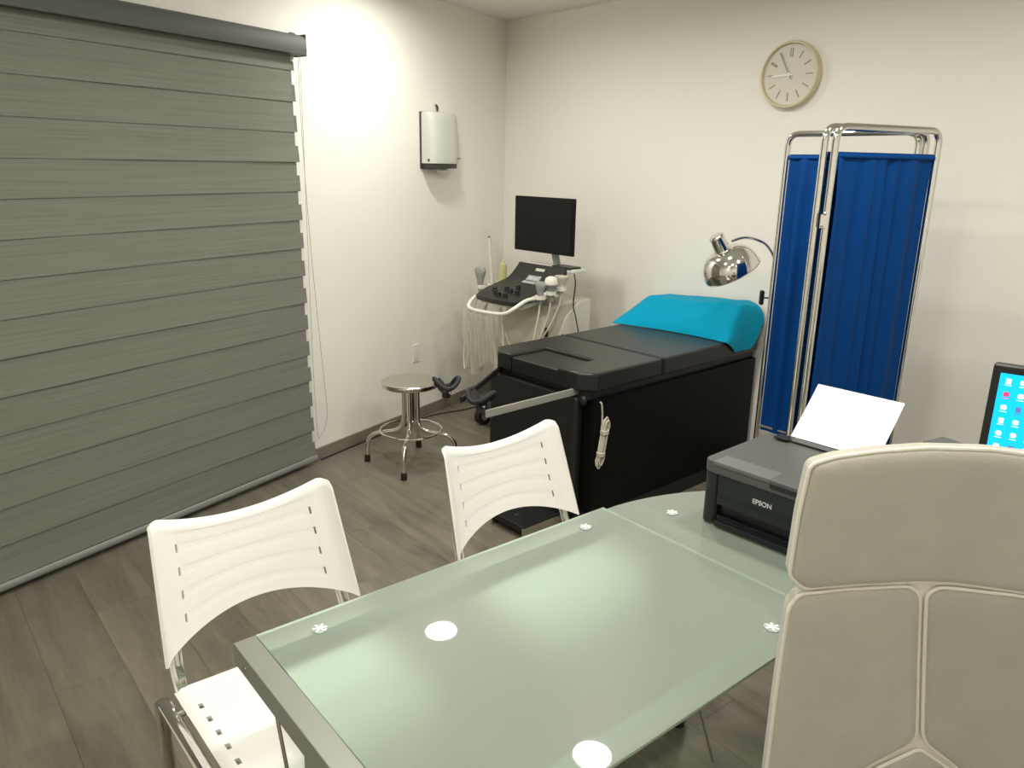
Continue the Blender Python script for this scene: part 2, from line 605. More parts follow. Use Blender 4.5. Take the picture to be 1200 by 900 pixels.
while z > 0.06:
    zt = 2.2098 if k == 0 else 2.135 - pitch * (k - 1)
    zb = max(2.135 - pitch * k, 0.056)
    if zt - zb < 0.02: break
    ph, am = rnd.uniform(0, 6), rnd.uniform(0.001, 0.007)
    mid = zb + (zt - zb) * 0.52
    ys = [BY0 + (BY1 - BY0) * t / 36 for t in range(37)]
    mb = MB()
    # rear layer, narrower
    yr = [BY0 + (BY1 - 0.016 - BY0) * t / 24 for t in range(25)]
    mb.grid(yr, [mid - 0.03, (mid + zt) / 2, zt + 0.006],
            lambda y, zz: Vector((0.044, y, zz)), thick=0.0012)
    # front layer standing proud at its lower edge
    nv = 5
    vs = [zb + (mid + 0.004 - zb) * t / nv for t in range(nv + 1)]

    def ff(y, zz, zb=zb, mid=mid, ph=ph, am=am):
        t = 1 - (zz - zb) / (mid + 0.004 - zb)
        wv = 0.5 + 0.5 * math.sin(y * 2.3 + ph) * math.sin(y * 5.1 + ph * 2)
        return Vector((0.0456 + t * (0.0015 + am * wv), y, zz))
    mb.grid(ys, vs, ff, thick=0.0012)
    mb.build('fabric_band', BLINDM, blind, True, 60)
    z = zb
    k += 1
mb = MB()
mb.tube([(0.052, BY0, 0.043), (0.052, BY1 + 0.004, 0.043)], 0.017, 12, rb=0.010, ref=(0, 0, 1))
bar = mb.build('bottom_bar', RAILGREY, blind)
mb = MB(); mb.box(0.040, 0.064, BY1 + 0.0045, BY1 + 0.010, 0.024, 0.062, 0.003)
mb.build('bar_end_cap', RAILGREY, bar)
chain = [(0.075, BY1 + 0.006, 2.208), (0.068, BY1 + 0.012, 1.8), (0.055, BY1 + 0.045, 1.2), (0.035, BY1 + 0.105, 0.55), (0.025, BY1 + 0.132, 0.31), (0.023, BY1 + 0.118, 0.21), (0.024, BY1 + 0.075, 0.16), (0.028, BY1 + 0.045, 0.18), (0.045, BY1 + 0.022, 0.6), (0.06, BY1 + 0.018, 1.3), (0.075, BY1 + 0.02, 2.208)]
mb = MB(); mb.tube(smooth_path(chain, 8), 0.0014, 6)
mb.build('pull_cord', simple('cord_grey', (0.42, 0.40, 0.34), 0.5), blind)

# ------------------------------------------------------------------ ceiling downlights
ring = None
lab = ['round ceiling downlight nearest the blind and the corner', 'round ceiling downlight above the floor between white chairs and exam table',
       'round ceiling downlight near the folding screen', 'round ceiling downlight above the left end of the desk', 'round ceiling downlight above the desk and office chair',
       'added unseen ceiling downlight brightening the office chair back', 'added unseen ceiling downlight filling the near end of the room']
for i, (lx, ly) in enumerate(LAMPS):
    t = thing('ceiling_downlight', lab[i], 'downlight', (lx, ly, CEIL), 0, 'ceiling downlights')
    if ring is None:
        mb = MB(); mb.lathe([(0.098, -0.0005), (0.118, -0.0005), (0.116, -0.010), (0.105, -0.014), (0.098, -0.010)], 40, close=True)
        ring = mb.build('trim_ring', USWHITE, t)
        mb = MB(); mb.lathe([(0, -0.006), (0.0975, -0.006), (0.0975, -0.001), (0, -0.001)], 40)
        lens = mb.build('diffuser', LENSM, t)
    else:
        link_copy(ring, 'trim_ring', t); link_copy(lens, 'diffuser', t)
    ld = bpy.data.lights.new('downlight_lamp', 'AREA')
    ld.shape = 'DISK'; ld.size = 0.19; ld.spread = R(172); ld.energy = LAMP_W; ld.color = LAMP_COL
    lo = bpy.data.objects.new('downlight_lamp', ld); COL.objects.link(lo)
    lo.parent = t; lo.location = (0, 0, -0.012)

# ------------------------------------------------------------------ paper towel dispenser
disp = thing('paper_towel_dispenser', 'light grey paper towel dispenser mounted high on left wall', 'dispenser', on_left(0, -0.865, 1.66), YA)
W2 = 0.145
def arcprof(hw, d):
    pts = [(0.004, -hw), (d * 0.55, -hw)]
    for q in range(1, 7):
        a = q / 7 * PI / 2
        pts.append((d * 0.55 + d * 0.40 * math.sin(a), -hw + hw * 0.55 * (1 - math.cos(a))))
    pts += [(d, -hw * 0.3), (d, hw * 0.3)]
    for q in range(6, 0, -1):
        a = q / 7 * PI / 2
        pts.append((d * 0.55 + d * 0.40 * math.sin(a), hw - hw * 0.55 * (1 - math.cos(a))))
    pts += [(d * 0.55, hw), (0.004, hw)]
    return pts
bm_ = bmesh.new()
levels = [(0.035, 0.125), (0.06, 0.128), (0.20, 0.125), (0.30, 0.115), (0.335, 0.107), (0.345, 0.095)]
rings = []
for zz, d in levels:
    sc = 1.0 if zz < 0.34 else 0.97
    rings.append([bm_.verts.new((max(0.012, x), y * sc, zz)) for x, y in arcprof(W2, d)])
for A, B in zip(rings, rings[1:]):
    n = len(A)
    for q in range(n): bm_.faces.new((A[q], A[(q + 1) % n], B[(q + 1) % n], B[q]))
bm_.faces.new(rings[0][::-1]); bm_.faces.new(rings[-1])
bmesh.ops.recalc_face_normals(bm_, faces=bm_.faces)
mb = MB(); mb.merge(bm_)
cover = mb.build('cover', GREYC, disp, True, 40)
mb = MB(); mb.box(0.001, 0.0115, -W2 - 0.005, W2 + 0.002, 0.0, 0.348, 0.002)
mb.build('back_plate', DARKP, disp)
mb = MB(); mb.prism([(x, y * 0.97) for x, y in arcprof(W2, 0.118)], 0.004, 0.0345, 0.004)
mb.build('bottom_tray', DARKP, disp)
mb = MB(); mb.grid([-0.05, 0, 0.05], [0, 0.5, 1], lambda y, v: Vector((0.06 + 0.012 * math.sin(v * 3), y, 0.003 - 0.022 * v)), thick=0.0008)
mb.build('paper_towel', WHITEE, disp)
mb = MB(); mb.box(0.119, 0.1275, 0.088, 0.118, 0.062, 0.073, 0.0008)
mb.build('emblem', simple('emblem_grey', (0.25, 0.26, 0.25), 0.5), cover)
mb = MB(); mb.box(0.060, 0.075, -W2 - 0.0015, -W2 + 0.001, 0.047, 0.062, 0.0005)
mb.build('lock_slot', DARKP, cover)
hook = thing('wall_hook', 'small dark hook on the wall above the towel dispenser', 'hook', on_left(0, -0.845, 2.012), YA)
mb = MB(); mb.tube(smooth_path([(0.001, 0, 0.035), (0.012, 0, 0.038), (0.016, 0, 0.02), (0.012, 0, 0.004)], 4), [0.003 + 0.005 * math.sin(PI * i / 12) for i in range(13)], 8)
mb.build('hook_body', DARKP, hook)
mb = MB(); mb.cyl((0.0005, 0, 0.045), (0.006, 0, 0.045), 0.005, 10)
mb.build('screw', DARKP, hook)

# wall outlet
plate = thing('wall_outlet', 'white outlet plate low on the left wall behind the stool', 'outlet', on_left(0, -1.092, 0.465), YA)
mb = MB(); mb.box(0.0005, 0.007, -0.037, 0.037, -0.060, 0.060, 0.003)
mb.build('plate', WHITEP, plate)
mb = MB(); mb.box(0.0072, 0.010, -0.018, 0.018, -0.036, 0.036, 0.0015)
mb.build('insert', WHITEP, plate)

# black cable along the wall
cab = [on_left(0.024, -2.02, 0.004), on_left(0.022, -1.7, 0.004), on_left(0.03, -1.35, 0.004), on_left(0.05, -1.0, 0.004), on_left(0.16, -0.75, 0.004), on_left(0.20, -0.60, 0.004), on_left(0.26, -0.42, 0.004)]
mb = MB(); mb.tube(smooth_path(cab, 8), 0.004, 8)
tag(mb.build('floor_cable', BLACKP), 'black cable running along the left baseboard behind the stool', 'cable')

# ------------------------------------------------------------------ clock
ck = thing('wall_clock', 'round champagne-rimmed wall clock showing five to nine', 'clock', K + yv(YB) * -2.262 + Vector((0, 0, 2.168)), YB + 180)
# local: Y runs right along the wall; X = out of the wall.  Build a disc in the YZ plane
RC = 0.163
mt = Matrix(((0, 0, 1, 0), (1, 0, 0, 0), (0, 1, 0, 0), (0, 0, 0, 1)))   # lathe z -> x
mb = MB(); mb.lathe([(0.12, 0.001), (RC - 0.004, 0.001), (RC, 0.006), (RC, 0.040), (RC - 0.003, 0.046), (RC - 0.010, 0.046), (RC - 0.014, 0.036), (RC - 0.0145, 0.024), (0.12, 0.024)], 64, mt, close=True)
mb.build('rim', CLOCKRIM, ck, True, 30)
mb = MB(); mb.lathe([(0, 0.0245), (RC - 0.015, 0.0245), (RC - 0.015, 0.030), (0, 0.030)], 64, mt)
face = mb.build('face', CLOCKFACE, ck, True, 30)
def radial(a, r0, r1, w, x0, x1):
    d = Vector((0, math.sin(a), math.cos(a))); s = Vector((0, math.cos(a), -math.sin(a)))
    b = bmesh.new()
    lo = [b.verts.new(d * r + s * q + Vector((x0, 0, 0))) for r, q in ((r0, -w), (r0, w), (r1, w), (r1, -w))]
    hi = [b.verts.new(v.co + Vector((x1 - x0, 0, 0))) for v in lo]
    b.faces.new(lo); b.faces.new(hi)
    for q in range(4): b.faces.new((lo[q], lo[(q + 1) % 4], hi[(q + 1) % 4], hi[q]))
    bmesh.ops.recalc_face_normals(b, faces=b.faces)
    return b
for h in range(12):
    a = h * PI / 6
    mb = MB()
    if h == 0:
        for s_ in (-0.006, 0.006):
            b = radial(a, 0.085, 0.128, 0.0022, 0.0302, 0.032)
            bmesh.ops.translate(b, verts=b.verts, vec=(0, s_, 0)); mb.merge(b)
    else:
        mb.merge(radial(a, 0.088, 0.128, 0.006 if h == 10 else 0.0024, 0.0302, 0.032))
    mb.build('hour_mark', MARKM, face, False)
mb = MB(); mb.merge(radial(R(267), -0.02, 0.100, 0.0045, 0.034, 0.0355))
mb.build('hour_hand', HANDM, ck, False)
mb = MB(); mb.merge(radial(R(330), -0.026, 0.122, 0.0030, 0.037, 0.0385))
mb.build('minute_hand', simple('clock_hand_grey', (0.33, 0.31, 0.26), 0.3, 0.6), ck, False)
mb = MB(); mb.lathe([(0, 0.0305), (0.010, 0.0305), (0.010, 0.040), (0.006, 0.043), (0, 0.043)], 20, mt)
mb.build('hub_cap', HANDM, ck)

# ------------------------------------------------------------------ steel stool
st = thing('steel_stool', 'chrome four-legged round stool standing by the left wall', 'stool', (-0.582, 4.245, 0), 4)
mb = MB(); mb.lathe([(0, 0.470), (0.150, 0.470), (0.160, 0.473), (0.163, 0.482), (0.163, 0.494), (0.158, 0.501), (0.148, 0.503), (0, 0.502)], 48)
mb.build('seat', STEEL, st, True, 50)
mb = MB(); mb.cyl((0, 0, 0.25), (0, 0, 0.468), 0.026, 20)
mb.build('column', CHROME, st)
legm = None
for q in range(4):
    a = q * PI / 2 + R(2)
    if legm is None:
        mb = MB()
        mb.tube(round_path([(0.040, 0, 0.466), (0.040, 0, 0.205), (0.255, 0, 0.170), (0.262, 0, 0.022)], 0.075, 8), 0.0125, 12)
        legm = mb.build('leg', CHROME, st)
        mb = MB(); mb.lathe([(0, 0.0), (0.017, 0.0), (0.018, 0.004), (0.016, 0.042), (0.0, 0.042)], 14, Matrix.Translation((0.262, 0, 0)))
        foot = mb.build('rubber_foot', RUBBER, legm)
        legm.rotation_euler = (0, 0, a)
    else:
        l = link_copy(legm, 'leg', st, rot=(0, 0, a))
        link_copy(foot, 'rubber_foot', l)
mb = MB(); mb.tube([(0.178 * math.cos(t * PI / 24), 0.178 * math.sin(t * PI / 24), 0.206) for t in range(48)], 0.0065, 8, True)
mb.build('foot_ring', CHROME, st)

# ------------------------------------------------------------------ white visitor chairs
def white_chair(label, loc, yaw):
    t = thing('visitor_chair', label, 'chair', loc, yaw, 'white visitor chairs at the desk')
    SU, SV = 0.745, (0.18, 0.375, 0.57, 0.765)
    hu, hv = 0.011, 0.036
    us = sorted(set([-1, 1, -0.985, 0.985, -0.95, 0.95, -0.9, 0.9, -0.84, 0.84] + [s * (SU + d) for s in (-1, 1) for d in (-hu, hu)] + [-0.70 + 1.4 * i / 22 for i in range(23)]))
    vs = [0, 0.015, 0.05, 0.10, 0.87, 0.90, 0.905, 0.93, 0.955, 0.985, 1.0]
    for s in SV: vs += [s - hv - 0.006, s - hv, s - 0.009, s + 0.009, s + hv, s + hv + 0.006]
    vs = sorted(set(vs))

    def fn(u, v):
        zt = 0.854 - 0.052 * (1 - u * u) - (0.013 * max(0, (abs(u) - 0.88) / 0.12) ** 2.2)
        zb = 0.520 + 0.062 * (1 - abs(u) ** 2.0)
        zz = zb + (zt - zb) * v
        hw = 0.258 - 0.022 * v
        y = -0.01 - 0.108 * ((zz - 0.52) / 0.33) - 0.045 * (1 - u * u)
        y += 0.016 * max(0, (abs(u) - 0.90) / 0.10) ** 2 - 0.010 * max(0, (v - 0.93) / 0.07) ** 2
        if abs(u) < 0.80 and v < 0.902: y -= 0.0012
        if abs(u) < SU - hu:
            for s in SV:
                if abs(v - s) <= hv + 1e-6: y -= 0.0008
        return Vector((u * hw, y, zz))

    def skip(u, v):
        return abs(abs(u) - SU) < hu and any(abs(v - s) < hv for s in SV)
    mb = MB(); mb.grid(us, vs, fn, skip, thick=0.008)
    mb.build('backrest', WHITEP, t, True, 50)
    # seat
    sx, sl = 0.219, [0.095 + 0.057 * i for i in range(5)]
    us = sorted(set([-0.252, 0.252, -0.246, 0.246, -0.236, 0.236] + [s * (sx + d) for s in (-1, 1) for d in (-0.0055, 0.0055)] + [-0.18 + 0.36 * i / 12 for i in range(13)]))
    vs = [0.0, 0.006, 0.02, 0.05, 0.38, 0.40, 0.415, 0.425, 0.43]
    for s in sl: vs += [s - 0.010, s + 0.010]
    vs = sorted(set(vs))

    def fs(x, y):
        zz = 0.452 - 0.010 * (1 - (x / 0.25) ** 2) * (1 if 0.02 < y < 0.38 else 0.6)
        zz -= 0.05 * max(0, (y - 0.34) / 0.09) ** 2
        zz -= 0.010 * max(0, (abs(x) - 0.236) / 0.016)
        return Vector((x, y, zz))
    mb = MB(); mb.grid(us, vs, fs, lambda x, y: abs(abs(x) - sx) < 0.0055 and any(abs(y - s) < 0.010 for s in sl), thick=0.008)
    mb.build('seat', WHITEP, t, True, 50)
    for s in (-1, 1):
        mb = MB()
        mb.tube(round_path([(s * 0.276, -0.035, 0.01), (s * 0.276, -0.035, 0.427), (s * 0.276, 0.05, 0.427), (s * 0.276, 0.39, 0.427), (s * 0.276, 0.42, 0.01)], 0.045, 7), 0.0165, 12, rb=0.0065, ref=(1, 0, 0))
        sf = mb.build('side_frame', CHROME, t)
        for yy in (-0.035, 0.42):
            mb = MB(); mb.lathe([(0, 0), (0.018, 0), (0.018, 0.008), (0.012, 0.03), (0, 0.03)], 12, Matrix.Translation((s * 0.276, yy, 0)))
            mb.build('glide', RUBBER, sf)
        mb = MB()
        mb.tube(smooth_path([(s * 0.232, 0.08, 0.425), (s * 0.232, 0.02, 0.432), (s * 0.232, -0.022, 0.475), (s * 0.228, -0.045, 0.53), (s * 0.222, -0.072, 0.60)], 5), 0.0055, 12, rb=0.0165, ref=(0, 1, 0.3))
        mb.build('back_upright', CHROME, t)
    for yy in (0.06, 0.33):
        mb = MB(); mb.cyl((-0.268, yy, 0.424), (0.268, yy, 0.424), 0.009, 10)
        mb.build('cross_bar', CHROME, t)
    return t


white_chair('white plastic visitor chair nearer the blind, its seat in view', (-0.62, 1.766, 0), 139.5)
c2 = white_chair('white plastic visitor chair between the desk and the black exam table', (0.043, 2.318, 0), 139.5)

# ------------------------------------------------------------------ glass desk
DK = (-0.525, 1.398, 0)
DYAW = 50.5
desk = thing('glass_desk', 'L-shaped frosted glass desk on a grey steel frame', 'desk', DK, DYAW)
DW, DL = 0.713, 1.03
mb = MB(); mb.box(0.0, DW, 0.001, DL, 0.742, 0.750, 0.0015, 2)
mb.build('glass_top', GLASSM, desk)
cxq, cyq = DW, DL
ext = [(cxq, cyq - 0.01 + 0.0), ]
poly = [(0.04, DL - 0.02), (1.75, DL - 0.02), (1.75, DL + 0.713)]
for q in range(0, 25):
    a = PI / 2 - q / 24 * PI / 2
    poly.append((cxq - 0.713 * math.cos(a), cyq + 0.713 * math.sin(a)))
poly = [(max(0.0, p[0]), p[1]) for p in poly]
poly[0] = (0.0, DL - 0.02)
mb = MB(); mb.prism(poly, 0.7325, 0.7405, 0.0015, 2)
ob = mb.build('corner_glass', GLASSM, desk)
tag(ob, 'curved corner glass under the printer')
# end bar
mb = MB(); mb.box(0.0, DW, -0.046, 0.0, 0.700, 0.750, 0.0025)
eb = mb.build('end_bar', FRAMEM, desk)
for xx in (0.06, DW - 0.06):
    mb = MB(); mb.cyl((xx, -0.0458, 0.722), (xx, -0.0485, 0.722), 0.006, 12)
    mb.build('screw', STEEL, eb)
# long beams under the glass
for xx in (0.065, 0.652):
    mb = MB(); mb.box(xx - 0.016, xx + 0.016, 0.0005, DL + 0.12, 0.695, 0.7320, 0.002)
    mb.build('beam', BEAMM, desk)
mb = MB(); mb.box(0.02, 1.70, DL + 0.125, DL + 0.155, 0.690, 0.7215, 0.002)
mb.build('beam', BEAMM, desk)
mb = MB(); mb.box(0.30, 1.70, DL + 0.60, DL + 0.63, 0.690, 0.7215, 0.002)
mb.build('beam', BEAMM, desk)
# legs
for (x0, y0, x1, y1) in ((0.335, -0.022, 0.29, -0.022), (0.60, -0.022, 0.66, -0.022), (0.065, 1.15, 0.165, 1.25), (0.50, 1.645, 0.50, 1.645), (1.60, 1.18, 1.60, 1.18), (1.60, 1.60, 1.60, 1.60)):
    mb = MB()
    b = bmesh.new(); bmesh.ops.create_cube(b, size=1.0)
    for v in b.verts:
        tz = v.co.z + 0.5
        v.co = Vector((x1 + (x0 - x1) * tz + v.co.x * 0.045, y1 + (y0 - y1) * tz + v.co.y * 0.035, 0.018 + tz * (0.698 - 0.018 if y0 < 0.1 else 0.688 - 0.018)))
    bmesh.ops.bevel(b, geom=list(b.edges), offset=0.003, segments=2, affect='EDGES')
    mb.merge(b)
    lg = mb.build('leg', FRAMEM, desk)
    mb = MB(); mb.lathe([(0, 0), (0.022, 0), (0.022, 0.010), (0.012, 0.0175), (0, 0.0175)], 16, Matrix.Translation((x1, y1, 0)))
    mb.build('foot', RUBBER, lg)
for a, b in (((0.135, -0.022, 0.699), (0.27, 0.0, 0.05)), ((0.35, 1.18, 0.025), (0.10, 1.145, 0.689)), ((0.60, 0.02, 0.05), (0.20, 0.0, 0.69))):
    mb = MB(); mb.cyl(a, b, 0.004, 8)
    mb.build('tie_rod', STEEL, desk)
# star standoffs
star_src = None
for (xx, yy, zz) in ((0.065, 0.114, 0.7502), (0.065, 0.895, 0.7502), (0.652, 0.114, 0.7502), (0.652, 0.879, 0.7502), (0.137, 1.174, 0.7407)):
    if star_src is None:
        mb = MB(); mb.lathe([(0, 0), (0.0165, 0), (0.0165, 0.002), (0.014, 0.0035), (0, 0.0035)], 24)
        d_ = mb.build('standoff', GLASSE, desk)
        mb = MB()
        for q in range(3):
            mb.box(-0.0155, 0.0155, -0.0022, 0.0022, 0.0036, 0.0046, mat=Matrix.Rotation(q * PI / 3 + 0.2, 4, 'Z'))
        s_ = mb.build('star', WHITEE, d_, False)
        star_src = (d_, s_)
        d_.location = (xx, yy, zz)
    else:
        d_ = link_copy(star_src[0], 'standoff', desk, (xx, yy, zz))
        link_copy(star_src[1], 'star', d_)

# ------------------------------------------------------------------ printer
pr = thing('inkjet_printer', 'black flatbed inkjet printer on the corner of the glass desk', 'printer', (0.537, 1.996, 0.7412), 48)
PWd, PDp = 0.375, 0.325
def rrect(x0, x1, y0, y1, r, n=5):
    pts = []
    for cx, cy, a0 in ((x1 - r, y0 + r, -PI / 2), (x1 - r, y1 - r, 0), (x0 + r, y1 - r, PI / 2), (x0 + r, y0 + r, PI)):
        for q in range(n + 1):
            a = a0 + q / n * PI / 2
            pts.append((cx + r * math.cos(a), cy + r * math.sin(a)))
    return pts
mb = MB()
mb.prism(rrect(0, PWd, 0.03, PDp, 0.02), 0.004, 0.150, 0.004)
body = mb.build('body', PRBODY, pr)
mb = MB()
mb.prism(rrect(0.0005, 0.045, 0.0, 0.06, 0.019), 0.004, 0.152, 0.003)
mb.build('front_cheek', PRBODY, pr)
mb = MB(); mb.prism(rrect(PWd - 0.045, PWd - 0.0005, 0.0, 0.06, 0.019), 0.004, 0.152, 0.003)
mb.build('front_cheek', PRBODY, pr)
mb = MB(); mb.box(0.0455, PWd - 0.0455, 0.002, 0.03, 0.066, 0.152, 0.002)
fp = mb.build('front_panel', PRGLOSS, pr)
mb = MB(); mb.box(0.0455, PWd - 0.0455, 0.012, 0.029, 0.008, 0.030, 0.002)
mb.box(0.050, PWd - 0.050, -0.010, 0.012, 0.006, 0.024, 0.003)
mb.build('output_tray', PRGLOSS, pr)
mb = MB(); mb.prism(rrect(-0.002, PWd + 0.002, -0.003, PDp + 0.001, 0.022), 0.1525, 0.190, 0.006, 3)
lid = mb.build('scanner_lid', PRTOP, pr)
mb = MB(); mb.box(0.20, PWd - 0.012, -0.006, 0.02, 0.166, 0.178, 0.002)
mb.build('lid_grip', PRGLOSS, lid)
mb = MB(); mb.box(0.03, 0.20, -0.0055, 0.06, 0.1785, 0.1906, 0.003)
ob = mb.build('control_strip', simple('printer_strip_grey', (0.12, 0.12, 0.115), 0.45, bump=0.3, bscale=500), lid)
mb = MB(); mb.box(0.035, PWd - 0.035, PDp - 0.030, PDp + 0.004, 0.1895, 0.196, 0.002)
mb.build('rear_feed', PRBODY, pr)
mb = MB(); mb.box(0.045, 0.085, PDp - 0.045, PDp - 0.020, 0.1962, 0.199, 0.001)
mb.build('feed_flap', PRBODY, pr)
fc = bpy.data.curves.new('brand_lettering', 'FONT')
fc.body = 'EPSON'; fc.size = 0.0185; fc.extrude = 0.0006; fc.align_x = 'CENTER'; fc.align_y = 'CENTER'
fc.offset = 0.0004
fo = bpy.data.objects.new('tmp_font', fc); COL.objects.link(fo)
bpy.context.view_layer.update()
fm = bpy.data.meshes.new_from_object(fo.evaluated_get(bpy.context.evaluated_depsgraph_get()))
bpy.data.objects.remove(fo, do_unlink=True)
fm.materials.clear(); fm.materials.append(LETTER)
lo_ = bpy.data.objects.new('brand_lettering', fm); COL.objects.link(lo_)
lo_.parent = fp; lo_.location = (0.182, 0.0012, 0.113); lo_.rotation_euler = (PI / 2, 0, 0)
lo_['label'] = 'silver EPSON lettering'

# sheet in the rear feed
mb = MB()
mb.grid([0.070 + 0.255 * i / 8 for i in range(9)], [i / 8 for i in range(9)],
        lambda x, v: Vector((x, PDp + 0.006 + 0.130 * v + 0.004 * math.sin(v * 2.5), 0.1965 + 0.137 * v)), thick=0.0006)
paper = mb.build('paper_sheet', WHITEE)
paper.location = (0.537, 1.996, 0.7412); paper.rotation_euler = (0, 0, -R(48))
tag(paper, 'blank white sheet standing in the rear feed of the printer', 'paper')

# ------------------------------------------------------------------ desktop monitor
mon = thing('desktop_monitor', 'black-framed monitor showing a blue desktop with icons, at right edge', 'monitor', (1.187, 1.85, 0.7412), 38)
# local X runs along the screen (yaw 128), Y points behind it
MW, MH = 0.50, 0.32
zt_ = 1.247 - 0.7412
mb = MB(); mb.box(0, MW, 0.0, 0.035, zt_ - MH, zt_, 0.006, 3)
mcase = mb.build('case', BLACKP, mon)
mb = MB(); mb.box(0.018, MW - 0.018, -0.0006, 0.004, zt_ - MH + 0.03, zt_ - 0.020, 0.0002, 1)
scr = mb.build('screen', DESKSCR, mon)
scr['label'] = 'lit blue desktop screen'
random.seed(11)
kinds = [ICONW, ICONW, ICONR, ICONW, ICONW, ICOND, ICONW, ICONR, ICONW, ICONW, ICOND, ICONW]
n_ = 0
for col_ in range(4):
    for row in range(7):
        x0 = 0.018 + 0.013 + col_ * 0.031
        z0 = zt_ - 0.020 - 0.012 - row * 0.0335
        if z0 - 0.02 < zt_ - MH + 0.035: continue
        mtl = ICONR if (col_, row) == (0, 1) else (ICOND if (col_, row) in ((1, 2), (1, 5), (2, 3)) else ICONW)
        mb = MB()
        if (col_ + row) % 3 == 0:
            mb.box(x0 + 0.001, x0 + 0.012, -0.0014, -0.0008, z0 - 0.013, z0)
        else:
            mb.prism(rrect(x0, x0 + 0.013, z0 - 0.012, z0, 0.004, 2), 0.0008, 0.0014, mat=Matrix(((1, 0, 0, 0), (0, 0, -1, 0), (0, 1, 0, 0), (0, 0, 0, 1))))
        mb.box(x0 - 0.001, x0 + 0.014, -0.0013, -0.0008, z0 - 0.0175, z0 - 0.0160)
        bmesh.ops.recalc_face_normals(mb.bm, faces=mb.bm.faces)
        mb.build('icon', mtl, scr, False)
        n_ += 1
mb = MB(); mb.prism([(MW / 2 - 0.03, 0.036), (MW / 2 + 0.03, 0.036), (MW / 2 + 0.03, 0.055), (MW / 2 - 0.03, 0.055)], 0.012, zt_ - MH + 0.1, 0.003)
mb.build('stand_neck', BLACKP, mon)
mb = MB(); mb.prism(rrect(MW / 2 - 0.11, MW / 2 + 0.11, -0.06, 0.11, 0.03), 0.0005, 0.0118, 0.003)
mb.build('stand_base', BLACKP, mon)

box = thing('grey_equipment_box', 'dark grey box standing half hidden behind the monitor', 'box', (1.232, 2.05, 0.7412), 60)
mb = MB(); mb.prism([(-0.05, -0.045), (0.05, -0.045), (0.05, 0.05), (-0.05, 0.05)], 0.004, 0.222, 0.006)
mb.build('housing', simple('box_grey', (0.10, 0.10, 0.095), 0.5), box)
mb = MB(); mb.box(-0.04, 0.04, -0.04, 0.04, 0.0002, 0.0035)
mb.build('base', RUBBER, box)

# ------------------------------------------------------------------ office chair
oc = thing('office_chair', 'cream padded high-back office chair in the right foreground', 'chair', (0.69, 1.156, 0), 2)
XC = 0.022
def bend(x, y, zz):
    # gentle wrap: sides come towards the sitter (-Y, the camera side)
    dx = 0.13 * (0.90 - zz) * (1 - min(1, abs(x) / 0.235)) if zz < 1.035 else 0.0
    return Vector((x + XC + dx, y - 0.12 * x * x - 0.05 * max(0, 0.95 - zz) ** 1.5, zz))
def pad(outline, puff, depth):
    """outline (x,z); soft face on the -Y side and a flat back"""
    n = len(outline)
    cx = sum(p[0] for p in outline) / n; cz = sum(p[1] for p in outline) / n
    b = bmesh.new()
    prof = [(1.0, 0.5), (1.0, 0.15), (0.992, 0.0), (0.975, -0.35), (0.94, -0.65), (0.86, -0.86), (0.7, -0.96), (0.45, -1.0), (0.2, -1.02)]
    rings = []
    for s, d in prof:
        y = d * puff if d < 0 else d * depth
        rings.append([b.verts.new(bend(cx + (p[0] - cx) * s, y, cz + (p[1] - cz) * s)) for p in outline])
    for A, B in zip(rings, rings[1:]):
        for q in range(n): b.faces.new((A[q], A[(q + 1) % n], B[(q + 1) % n], B[q]))
    b.faces.new(rings[0][::-1]); b.faces.new(rings[-1])
    bmesh.ops.triangulate(b, faces=[f for f in b.faces if len(f.verts) > 4])
    bmesh.ops.recalc_face_normals(b, faces=b.faces)
    return b
def dens(pts, r=0.012, step=0.02):
    P = [p for p in round_path([(x, 0, z_) for x, z_ in pts], r, 4, True)]
    out = []
    for i in range(len(P)):
        a, b = P[i], P[(i + 1) % len(P)]
        k = max(1, int((b - a).length / step))
        for q in range(k): 
            v = a.lerp(b, q / k); out.append((v.x, v.z))
    return out
HWD = 0.240
head = [(-HWD + 0.008, 1.245), (-0.195, 1.258), (-0.13, 1.269), (-0.05, 1.277), (0.05, 1.277), (0.13, 1.269), (0.195, 1.258), (HWD - 0.008, 1.245),
        (HWD, 1.16), (HWD + 0.003, 1.045), (0.215, 1.022), (0.11, 1.033), (0.03, 1.040), (-0.03, 1.040), (-0.11, 1.033), (-0.215, 1.022), (-HWD - 0.003, 1.045), (-HWD, 1.16)]
head = head[::-1]
leftp = [(-HWD + 0.003, 0.985), (-0.222, 1.011), (-0.14, 1.022), (-0.024, 1.031), (-0.0055, 1.016), (-0.0055, 0.877), (-0.0055, 0.742), (-0.014, 0.722), (-0.075, 0.677), (-0.14, 0.62), (-0.17, 0.56), (-HWD, 0.52), (-HWD - 0.002, 0.65), (-HWD, 0.83)]
rightp = [(-x, z_) for x, z_ in leftp[::-1]]
lowp = [(0.0, 0.712), (0.066, 0.668), (0.13, 0.611), (0.158, 0.553), (0.16, 0.50), (-0.16, 0.50), (-0.158, 0.553), (-0.13, 0.611), (-0.066, 0.668)]
for nm, pl, mt_, pf in (('headrest_pad', head, CHAIRF, 0.014), ('side_pad', leftp, CHAIRF, 0.013), ('side_pad', rightp, CHAIRF2, 0.013), ('lumbar_pad', lowp, CHAIRF2, 0.012)):
    o2 = dens(pl)
    mb = MB(); mb.merge(pad(o2, pf, 0.05))
    po = mb.build(nm, mt_, oc, True, 60)
    mb = MB(); mb.tube([bend(x, -0.001, z_) for x, z_ in o2], 0.0036, 8, True)
    mb.build('piping', PIPING, po)
